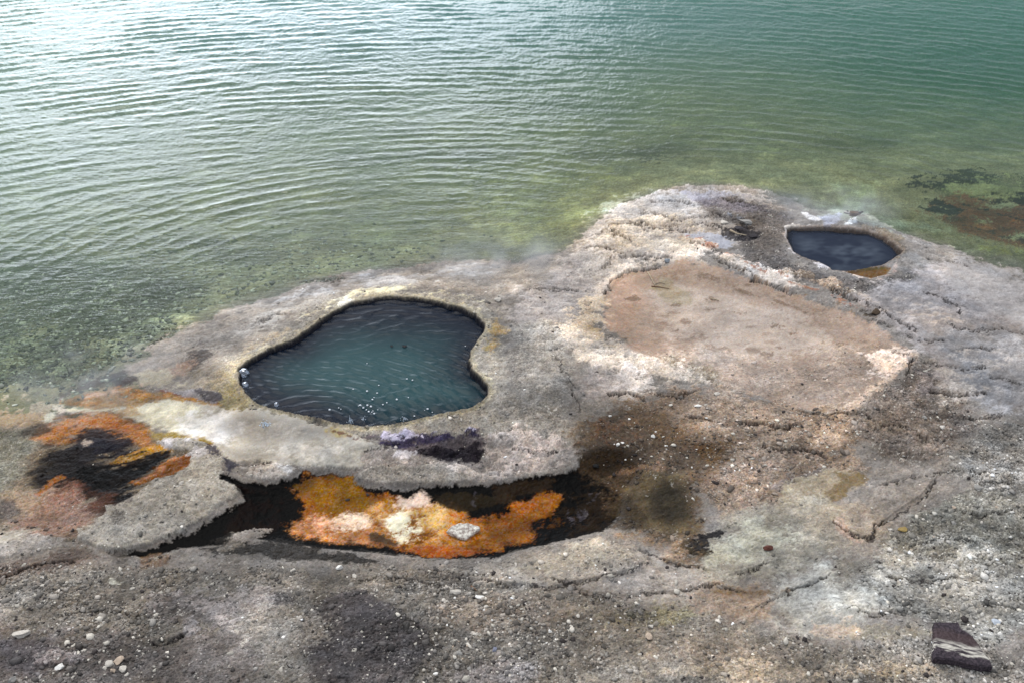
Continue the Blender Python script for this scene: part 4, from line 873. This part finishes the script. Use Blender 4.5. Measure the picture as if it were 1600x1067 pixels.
for i, (a, b_, w) in enumerate([(172,1036,14),(184,1031,17),(190,1042,13),(176,1046,11),(198,1052,9),(163,1042,8)]):
    stone(a, b_, w, (M_pale, M_tanp)[i % 2 if i < 4 else 0], ['left chunk of the white stone cluster at lower left', 'largest chunk in the middle of the white stone cluster at lower left', 'lower right chunk of the white stone cluster at lower left', 'lower left chunk of the white stone cluster at lower left', 'lowest small chunk at the right end of the white stone cluster', 'small chunk at the far left end of the white stone cluster'][i], .6, .8, i*1.1, 20+i, group='cluster of white stones at lower left')
stone(130, 1015, 9, M_pale, 'pale pebble above the white stone cluster', .5, .8, .0, 27)
stone(20, 1063, 14, M_grey, 'grey stone cut by the lower left corner', .6, .8, .2, 28)
stone(1200, 858, 19, M_rust, 'rust red stone on the pale green crust', .5, .45, .25, 29)
stone(1409, 827, 16, M_ochre, 'ochre stone beside the raised crust plate', .5, .6, .0, 30)
stone(1527, 764, 12, M_grey, 'light grey round stone on the gravel right of the raised crust plate', .6, .8, .0, 31)
stone(1493, 797, 8, M_pale, 'small pale stone on the crust right of the raised plate', .5, .8, .4, 32)
stone(1534, 816, 6, M_pale, 'tiny pale stone on dark gravel at the right', .6, .9, .0, 33)
stone(1555, 973, 15, simple('bluish_flake', (190, 196, 204), .8, .1), 'bluish white flake above the dark rock slab', .3, .7, .4, 34)
stone(1518, 972, 13, M_grey, 'pale grey flake left of the bluish white flake', .25, .7, .2, 35)
stone(965, 693, 8, M_white, 'left one of two touching white pebbles on the brown stain', .6, .8, .2, 36)
stone(973, 691, 8, M_white, 'right one of two touching white pebbles on the brown stain', .5, .6, -.3, 37)
stone(1021, 681, 8, M_white, 'white pebble right of the two touching pebbles', .6, .7, .1, 38)
stone(954, 648, 6, M_white, 'small white pebble at the top left of the brown stain', .6, .8, .0, 39)
stone(983, 654, 5, M_white, 'tiny white pebble on the rusty part of the stain', .6, .8, .0, 40)
stone(1048, 633, 8, M_pale, 'pale stone above the brown stain', .5, .7, .2, 41)
stone(1090, 635, 15, M_white, 'white flake on the grey gravel below the tan basin', .35, .4, .0, 42)
stone(1120, 617, 16, M_pale, 'largest pale flake below the tan basin', .3, .45, .35, 43)
stone(1102, 632, 7, M_pale, 'small pale flake right of the white flake', .3, .6, .2, 44)
stone(1103, 654, 6, M_white, 'small white pebble below the white flake', .4, .6, .0, 45)
stone(1335, 457, 13, M_pale, 'pinkish white stone below the small pool', .4, .6, -.3, 46)
stone(1042, 410, 12, simple('slate_stone', (140, 146, 152), .8, .15), 'slate grey stone on the upper rim of the tan basin', .45, .7, .0, 47)
stone(820, 608, 6, M_white, 'tiny white pebble on the grey crust right of the large pool', .6, .7, .0, 48)
stone(844, 466, 5, M_dark, 'tiny dark pebble on the lavender crust between the pools', .5, .7, .0, 49)
stone(570, 457, 4, M_dark, 'tiny dark pebble on the crust above the large pool', .5, .7, .0, 50)
stone(543, 775, 9, M_dark, 'dark pebble on the upper left of the orange mat', .5, .6, .0, 51)
stone(574, 767, 8, M_dark, 'dark flake on the upper edge of the orange mat', .4, .6, -.3, 52)
stone(1370, 489, 20, simple('brown_crust', (86, 72, 58), .9, .4, 60.), 'crumbly brown crust lump at the right end of the white ledge', .5, .6, .3, 53, cat='crust lump', name='crust_lump')
# broken dark plates piled left of the small pool
for i, (a, b_, w, asp, rt, mt, lb) in enumerate([(1166,350,24,.35,-.35,M_grey,'grey tilted crust plate on top of the dark broken pile'),(1152,362,20,.3,-.25,M_dark,'dark crust plate in the middle of the broken pile'),(1178,370,18,.4,-.1,M_dark,'dark crust plate at the right end of the broken pile'),(1130,350,16,.4,.1,M_pale,'pale crust plate left of the dark broken pile')]):
    stone(a, b_, w, mt, lb, .25, asp*1.6, rt, 60+i, name='crust_plate', cat='crust plate', lift=.012)
# ------------------------------------------------------------------ twigs
M_wood = simple('weathered_wood', (178, 162, 138), .8, .25, 80.); M_bark = simple('dark_wood', (120, 92, 72), .8, .3, 80.)
def twig(pix, r, mat, label, name='twig'):
    bm = bmesh.new(); pts = []
    for a, b_ in pix:
        x, y, z = spot(a, b_); pts.append((x, y, z+r*1.2))
    o = pts[0]; pts = [(p[0]-o[0], p[1]-o[1], p[2]-o[2]) for p in pts]
    tube(bm, pts, [r*(1-.55*i/(len(pts)-1)) for i in range(len(pts))])
    ob = bmo(name, bm, mat); ob.location = o; return tag(ob, label, 'twig')
twig([(1012,424),(1017,433),(1022,443),(1026,448)], .0055, M_wood, 'bent pale twig in the top left of the tan basin')
twig([(1018,447),(1030,448),(1046,451)], .005, M_bark, 'brown twig lying below the bent pale twig')
twig([(1024,443),(1032,440),(1040,443)], .0045, M_wood, 'short pale twig touching the bent twig')
twig([(1110,466),(1117,467),(1124,470)], .006, M_wood, 'short curved twig alone in the middle of the tan basin')
twig([(1140,363),(1152,366),(1166,370)], .010, M_wood, 'straight grey stick under the dark broken crust plates')
twig([(736,914),(741,918),(745,922)], .006, M_bark, 'reddish brown twig above the white oval stone')
# ------------------------------------------------------------------ gravel
def scatter(name, cnt, box, fn_keep, rmed, rsig, tintf, label, seed, under=False):
    r = np.random.default_rng(seed); x = r.uniform(box[0], box[1], cnt); y = r.uniform(box[2], box[3], cnt); i, j = cell(x, y)
    kp = fn_keep(i, j, r); x, y, i, j = x[kp], y[kp], i[kp], j[kp]; m = len(x)
    bm = bmesh.new(); bmesh.ops.create_icosphere(bm, subdivisions=1, radius=1); bv = np.array([v.co for v in bm.verts]); bf = np.array([[v.index for v in f.verts] for f in bm.faces]); bm.free()
    rad = rmed*np.exp(rsig*r.standard_normal(m)); rad = np.clip(rad, rmed*.4, rmed*4.5)
    V = bv[None]*(1+.28*r.standard_normal((m, len(bv), 1)).clip(-1.6, 1.6)); sc = np.stack([r.uniform(.7, 1.4, m), r.uniform(.6, 1., m), r.uniform(.3, .6, m)], -1)*rad[:, None]
    V = V*sc[:, None]; a = r.uniform(0, 6.28, m); ca, sa = np.cos(a)[:, None], np.sin(a)[:, None]
    vx = V[..., 0]*ca-V[..., 1]*sa+x[:, None]; vy = V[..., 0]*sa+V[..., 1]*ca+y[:, None]; vz = V[..., 2]+(ZG[i, j]+.15*rad)[:, None]
    co = np.stack([vx, vy, vz], -1).reshape(-1, 3).astype(F32); f = (bf[None]+(np.arange(m)*len(bv))[:, None, None]).reshape(-1, 3)
    me = bpy.data.meshes.new(name); me.vertices.add(len(co)); me.vertices.foreach_set('co', co.ravel()); me.loops.add(f.size); me.loops.foreach_set('vertex_index', f.ravel().astype(np.int32))
    me.polygons.add(len(f)); me.polygons.foreach_set('loop_start', np.arange(0, f.size, 3, dtype=np.int32)); me.update(calc_edges=True)
    cc = tintf(CG[i, j], rad, r); cattr(me, 'Col', np.repeat(cc, len(bv), 0))
    return tag(link(name, me, M_grav), label, kind='stuff')
m, t, out = newmat('gravel'); ca_ = nd(t, 'ShaderNodeAttribute', attribute_name='Col').outputs['Color']; b = nd(t, 'ShaderNodeBsdfPrincipled', i_Roughness=.85); b.inputs['Specular IOR Level'].default_value = .2
nz = nd(t, 'ShaderNodeTexNoise', i_Scale=150., i_Detail=3.); t.links.new(nd(t, 'ShaderNodeTexCoord').outputs['Object'], nz.inputs[0])
vv = nd(t, 'ShaderNodeVectorMath', operation='SCALE'); t.links.new(ca_, vv.inputs[0]); t.links.new(mth(t, 'ADD', .5, nz.outputs[0]), vv.inputs['Scale']); t.links.new(vv.outputs[0], b.inputs['Base Color']); t.links.new(b.outputs[0], out.inputs[0]); M_grav = m
def kfore(i, j, r):
    py = PYG[i, j]; px = PXG[i, j]; g = GG[i, j]; w = sst(.35, .85, g)*(.12+.88*sst(850, 920, py)); w = w*(ZG[i, j] > .02)
    w = np.where((px > 980) & (py > 560), np.maximum(w, .45*sst(.5, .9, g)), w)
    w *= .55+.45*np.tanh(2*N('q', GX[i, j], GY[i, j], 120, 0, 1, 60))
    return r.uniform(size=len(py)) < w
def tgrav(c, rad, r):
    m = len(rad); k = np.exp(.46*r.standard_normal(m))[:, None]; c = c*.6+c.mean(1, keepdims=True)*.4*np.array([1.05, 1, .93]); c = c*k*1.05
    pale = (r.uniform(size=m) < .07)[:, None]; c = np.where(pale, lin((214, 206, 192))*r.uniform(.6, 1.1, m)[:, None], c)
    dk = (r.uniform(size=m) < .05)[:, None]; c = np.where(dk, lin((60, 54, 52)), c); return np.clip(c, .01, .85)
scatter('gravel', 270000, (-5., 5., 2.0, 7.6), kfore, .0064, .45, tgrav, 'loose grey gravel and sinter chips over the foreground', 3)
def kund(i, j, r):
    py = PYG[i, j]; px = PXG[i, j]; w = 1.5*sst(420, 500, py+px*.1)*(1-sst(200, 330, px+.5*(py-500)))*((ZG[i, j] < -.005)*(py < 640)+(py > 668)*(1-sst(30, 100, px)))*(py < 770)
    w = np.maximum(w, .45*sst(330, 430, py)*(ZG[i, j] < -.02)*(1-sst(500, 800, px))); return r.uniform(size=len(py)) < w
def tund(c, rad, r):
    m = len(rad); base = lin((122, 126, 114))[None]*np.exp(.45*r.standard_normal(m))[:, None]; pale = (r.uniform(size=m) < .12)[:, None]
    return np.clip(np.where(pale, lin((206, 208, 190)), base), .01, .8)
scatter('lakebed_gravel', 60000, (-8., 0., 4.8, 10.5), kund, .0105, .42, tund, 'grey green stones under the shallow water at the left', 4)
# individual larger pebbles
variants = [rock_mesh('pebble', 100+i, sub_=2, flat=.45+.1*(i % 3)) for i in range(6)]
pm = [M_pale, M_grey, M_tanp, M_white]
r = random.Random(5); cnt = 0
GROUPS = {'w': ('pale sinter chip among the many on the foreground gravel', 'pale chips on the foreground gravel'), 'r': ('grey pebble on the gravelly crust at the right', 'grey pebbles at the right'), 'b': ('small pale pebble on the brown stain right of the channel', 'pale pebbles on the brown stain')}
tries = 0
while cnt < 210 and tries < 4000:
    tries += 1; z_ = r.random()
    if z_ < .74: px, py, k_ = r.gauss(760, 170), r.gauss(975, 45), 'w'
    elif z_ < .96: px, py, k_ = r.uniform(1330, 1600), r.uniform(640, 900), 'r'
    else: px, py, k_ = r.gauss(1020, 60), r.gauss(700, 35), 'b'
    if not (5 < px < 1595 and 560 < py < 1060) or (k_ == 'w' and (py < 885 or 480 < px < 680)): continue
    x, y, z = spot(px, py); w = (r.uniform(3.5, 6.5)+(r.random() < .12)*4 if k_ != 'b' else r.uniform(2.5, 5)); d = math.sqrt(x*x+y*y+(H-z)**2); hw = w/2*d/FPX
    me_ = variants[cnt % 6]
    o = bpy.data.objects.new('pebble', me_); C.objects.link(o)
    if not me_.materials: me_.materials.append(M_pale)
    mi = r.choice([0, 1, 2, 0, 3] if k_ == 'w' else ([1, 1, 2, 0] if k_ == 'r' else [0, 3])); o.material_slots[0].link = 'OBJECT'; o.material_slots[0].material = pm[mi]
    cn_ = ['cream', 'grey', 'tan', 'white'][mi]
    o.location = (x, y, z+hw*.15); o.scale = (hw, hw*r.uniform(.6, .95), hw*r.uniform(.7, 1)); o.rotation_euler = (0, 0, r.uniform(0, 6.28))
    if k_ == 'w': where = ('in the lower left corner region' if px < 480 else 'below the long thin white flake' if px < 850 else 'below the pale bank of the channel' if px < 1000 else 'around the mossy gravel patch' if px < 1200 else 'between the mossy gravel patch and the dark slab')+(', nearer the channel' if py < 960 else ', nearer the bottom edge')
    elif k_ == 'r': where = 'between the tan basin and the raised crust plate' if py < 740 and px < 1480 else 'near the right edge above the dark slab' if px > 1480 else 'beside the raised crust plate'
    else: where = 'on the upper part of the brown stain' if py < 700 else 'on the lower part of the brown stain'
    tag(o, 'small %s pebble %s' % (cn_, where), 'pebble', '%s pebbles %s' % (cn_, where.replace(',', ''))); cnt += 1
# ------------------------------------------------------------------ bubbles, spray and floating specks
m, t, out = newmat('bubble_film'); fr = nd(t, 'ShaderNodeLayerWeight', i_Blend=.35); gl = nd(t, 'ShaderNodeBsdfGlossy', i_Roughness=.06); gl.inputs[0].default_value = (.9, .93, 1, 1)
tr = nd(t, 'ShaderNodeBsdfTransparent'); tr.inputs[0].default_value = (.9, .95, 1, 1); mx = nd(t, 'ShaderNodeMixShader'); t.links.new(mth(t, 'ADD', .10, mth(t, 'MULTIPLY', fr.outputs['Facing'], .6), True), mx.inputs[0]); t.links.new(tr.outputs[0], mx.inputs[1]); t.links.new(gl.outputs[0], mx.inputs[2]); t.links.new(mx.outputs[0], out.inputs[0]); M_bub = m
M_foam = simple('spray', (235, 240, 245), .6, .05, 40., spec=.6)
def dome(px, py, w, zw, label, group=None):
    x, y = unproj(px, py, zw); d = math.sqrt(x*x+y*y+(H-zw)**2); hw = w/2*d/FPX
    bm = bmesh.new(); bmesh.ops.create_uvsphere(bm, u_segments=24, v_segments=14, radius=hw)
    for v in bm.verts:
        v.co.z = max(v.co.z, -hw*.15)*.85
        v.co *= 1+.05*mnoise.noise(v.co*60)
    o = bmo('water_bubble', bm, M_bub); o.location = (x, y, zw); return tag(o, label, 'bubble', group)
dome(381, 583, 17, .096, 'large clear bubble against the left edge of the pool'); dome(383, 601, 11, .096, 'smaller bubble just below the large one at the left edge'); dome(432, 632, 8, .096, 'small dark bubble near the lower left rim of the pool')
def splash(px, py, zw, w, hgt, label, seed, name='water_splash', lobes=6):
    x, y = unproj(px, py, zw); d = math.sqrt(x*x+y*y+(H-zw)**2); s = d/FPX; r = random.Random(seed); bm = bmesh.new()
    for k in range(lobes):
        a = r.uniform(0, 6.28); bx_ = math.cos(a)*w*s*r.uniform(.05, .4); by_ = math.sin(a)*w*s*r.uniform(.05, .3); hh = hgt*s*r.uniform(.35, 1.); r0 = w*s*r.uniform(.05, .10)
        tube(bm, [(bx_, by_, -.004), (bx_*.8, by_*.8, hh*.35), (bx_*.45, by_*.5, hh*.75), (bx_*.4, by_*.4, hh)], [r0, r0*.7, r0*.4, r0*.12], 6)
    for k in range(lobes*2):
        a = r.uniform(0, 6.28); rr = w*s*r.uniform(.1, .6); q = bmesh.ops.create_icosphere(bm, subdivisions=1, radius=w*s*r.uniform(.03, .07), matrix=__import__('mathutils').Matrix.Translation((rr*math.cos(a), rr*math.sin(a), r.uniform(0, .4)*hgt*s)))
    o = bmo(name, bm, M_wsp); o.location = (x, y, zw); return tag(o, label, 'splash')
m, t, out = newmat('splash_water'); b = nd(t, 'ShaderNodeBsdfPrincipled', i_Roughness=.12); b.inputs['Base Color'].default_value = (.62, .70, .78, 1); b.inputs['Specular IOR Level'].default_value = .8
tr = nd(t, 'ShaderNodeBsdfTransparent'); mx = nd(t, 'ShaderNodeMixShader'); mx.inputs[0].default_value = .7; t.links.new(tr.outputs[0], mx.inputs[1]); t.links.new(b.outputs[0], mx.inputs[2]); t.links.new(mx.outputs[0], out.inputs[0]); M_wsp = m
splash(548, 661, .096, 12, 20, 'tallest thin water spout at the lower rim of the pool', 1); splash(632, 655, .096, 11, 8, 'low splash at the lower rim right of the tall spout', 2); splash(568, 654, .096, 12, 4, 'faint flat splash between the two spouts', 6)
zz = spot(413, 663)[2]; splash(413, 664, zz+.002, 18, 9, 'frothy bubbling spring on the wet apron left of the pool', 3, 'bubbling_spring', 9)
r = random.Random(9); me0 = None
drops = [(592,602),(574,611),(590,614),(584,621),(582,624),(605,629),(598,632),(529,637),(533,639),(563,633),(574,633),(568,637),(573,640),(576,643),(581,644),(583,642),(585,646),(580,635),(590,640),(636,592),(645,594),(573,568),(638,621),(668,639),(664,641),(648,650),(676,644),(620,624),(552,608),(560,634),(727,541),(515,640)]
for i, (a, b_) in enumerate(drops):
    x, y = unproj(a+r.uniform(-.6, .6), b_, .096); rr = .0055*r.uniform(.6, 1.3)
    if me0 is None:
        bm = bmesh.new(); bmesh.ops.create_icosphere(bm, subdivisions=2, radius=1)
        me0 = bpy.data.meshes.new('spray_drop'); bm.to_mesh(me0); bm.free(); me0.materials.append(M_foam)
    o = bpy.data.objects.new('spray_drop', me0); C.objects.link(o); o.location = (x, y, .098); o.scale = (rr*1.2, rr, rr); dl = 'white spray drop in the dense row at the front of the pool' if 628 < b_ and a < 600 else 'white spray drop on the middle of the pool' if a < 610 else 'white spray drop on the right half of the pool'; tag(o, dl, 'water drop', dl.replace('drop', 'drops'))
for a, b_, w, lb in ((612, 541, 5, 'smaller dark leaf scrap floating in the upper pool'), (632, 541, 8, 'larger dark leaf scrap floating in the upper pool')):
    x, y = unproj(a, b_, .096); k = w/2*7/FPX; bm = bmesh.new(); vs = [bm.verts.new((k*math.cos(q)*(1+.3*math.sin(3*q)), k*.7*math.sin(q), .003+.003*math.cos(2*q))) for q in np.linspace(0, 6.283, 13)[:-1]]; f = bm.faces.new(vs)
    bmesh.ops.solidify(bm, geom=[f], thickness=.003); o = bmo('leaf_scrap', bm, M_dark); o.location = (x, y, .097); tag(o, lb, 'leaf')
# ------------------------------------------------------------------ the small bird on the white crust
x, y, z = spot(1331, 347)
bird = bpy.data.objects.new('small_bird', None); C.objects.link(bird); bird.location = (x-.01, y, z+.012); tag(bird, 'small brown bird with pale belly and dark tail beside the small pool', 'bird')
def loft(path, name, mat, seg=16):
    bm = bmesh.new(); rings = []
    for (px_, pz_, rw, rh) in path: rings.append([bm.verts.new((px_, rw*math.cos(q*6.2832/seg), pz_+rh*math.sin(q*6.2832/seg))) for q in range(seg)])
    for a, b2 in zip(rings[:-1], rings[1:]):
        for q in range(seg): bm.faces.new((a[q], a[(q+1) % seg], b2[(q+1) % seg], b2[q]))
    bm.faces.new(rings[0]); bm.faces.new(rings[-1]); o = bmo(name, bm, mat); md_ = o.modifiers.new('sub', 'SUBSURF'); md_.levels = md_.render_levels = 1; return o
m, t, out = newmat('bird_plumage'); tcb = nd(t, 'ShaderNodeTexCoord').outputs['Object']; sp = nd(t, 'ShaderNodeSeparateXYZ'); t.links.new(tcb, sp.inputs[0])
nb = nd(t, 'ShaderNodeTexNoise', i_Scale=120., i_Detail=3.); t.links.new(tcb, nb.inputs[0])
back = mixc(t, nb.outputs[0], tuple(lin((92, 72, 54))), tuple(lin((150, 122, 92))))
c1 = mixc(t, ramp(t, sp.outputs[2], .026, .036), tuple(lin((232, 226, 216))), back)
headm = mth(t, 'SUBTRACT', 1., ramp(t, sp.outputs[0], -.036, -.030)); zb = sp.outputs[2]
stripe = mth(t, 'MULTIPLY', ramp(t, zb, .052, .054), mth(t, 'SUBTRACT', 1., ramp(t, zb, .058, .060)))
crown = ramp(t, zb, .066, .068)
hc = mixc(t, mth(t, 'MAXIMUM', stripe, crown), tuple(lin((235, 230, 220))), tuple(lin((36, 30, 28))))
c1 = mixc(t, headm, c1, hc); c1 = mixc(t, ramp(t, sp.outputs[0], .036, .046), c1, tuple(lin((38, 34, 36))))
b = nd(t, 'ShaderNodeBsdfPrincipled', i_Roughness=.8); t.links.new(c1, b.inputs['Base Color']); t.links.new(b.outputs[0], out.inputs[0])
body_ = loft([(-.078,.053,.0012,.0012),(-.070,.054,.003,.0025),(-.062,.055,.009,.009),(-.054,.057,.0135,.0135),(-.044,.057,.0145,.0145),(-.034,.051,.0150,.0150),(-.020,.043,.020,.0195),(0,.038,.0235,.0225),(.020,.038,.021,.019),(.038,.042,.0135,.0115),(.056,.047,.010,.0045),(.076,.052,.011,.0025),(.080,.053,.009,.0015)], 'body', m); body_.parent = bird
M_wing = simple('wing', (96, 76, 62), .8, .3, 120.)
for s_ in (-1, 1):
    w_ = loft([(-.022,.046,.004,.010),(-.008,.043,.005,.016),(.015,.042,.005,.013),(.040,.046,.003,.006),(.058,.050,.0015,.002)], 'wing', M_wing, 10); w_.location = (0, s_*.0195, 0); w_.parent = bird
    bm = bmesh.new(); tube(bm, [(.004, s_*.009, .020), (.007, s_*.009, .008), (.002, s_*.009, -.010)], .0016, 6); tube(bm, [(.004, s_*.009, -.010), (-.006, s_*.009, -.0105), (-.013, s_*.009, -.011)], .0014, 6)
    lg = bmo('leg', bm, M_ochre); lg.parent = bird
    bm = bmesh.new(); bmesh.ops.create_icosphere(bm, subdivisions=1, radius=.0022); e_ = bmo('eye', bm, M_dark); e_.location = (-.056, s_*.0128, .059); e_.parent = bird
bird.rotation_euler = (0, 0, math.radians(8)); bird.scale = (1.22, 1.25, 1.3)
# ------------------------------------------------------------------ steam drifting low over the hot crust
def steam(px, py, z0, rx, ry, rz, dens, label, seed):
    x, y = unproj(px, py, z0); bm = bmesh.new(); bmesh.ops.create_icosphere(bm, subdivisions=4, radius=1)
    m, t, out = newmat('steam'); tc = nd(t, 'ShaderNodeTexCoord').outputs['Object']
    ln = nd(t, 'ShaderNodeVectorMath', operation='LENGTH'); t.links.new(tc, ln.inputs[0]); fall = mth(t, 'SUBTRACT', 1., ramp(t, ln.outputs['Value'], .1, .98))
    mp = nd(t, 'ShaderNodeMapping'); mp.inputs['Scale'].default_value = (rx*1.6, ry*1.6, rz*1.6); mp.inputs['Location'].default_value = (seed*3.3, 0, 0); t.links.new(tc, mp.inputs[0])
    nz = nd(t, 'ShaderNodeTexNoise', i_Scale=2.2, i_Detail=3., i_Distortion=.6); t.links.new(mp.outputs[0], nz.inputs[0])
    v = nd(t, 'ShaderNodeVolumePrincipled'); v.inputs['Color'].default_value = (.93, .95, 1, 1); v.inputs['Anisotropy'].default_value = .2
    t.links.new(mth(t, 'MULTIPLY', mth(t, 'MULTIPLY', fall, ramp(t, nz.outputs[0], .38, .72)), dens), v.inputs['Density']); t.links.new(v.outputs[0], out.inputs[1])
    o = bmo('steam', bm, m); o.location = (x, y, z0); o.scale = (rx, ry, rz); return tag(o, label, kind='stuff')
steam(790, 402, .18, .85, .5, .2, 2.6, 'thin white steam drifting off the shore between the pools', 1)
steam(1300, 322, .2, .9, .45, .2, 2.4, 'thin steam behind the small pool', 2)
steam(150, 590, .15, .9, .6, .18, 1.6, 'faint steam over the rusty shallows at the left', 3)
SC.cycles.volume_step_rate = 3.0; SC.cycles.volume_max_steps = 64
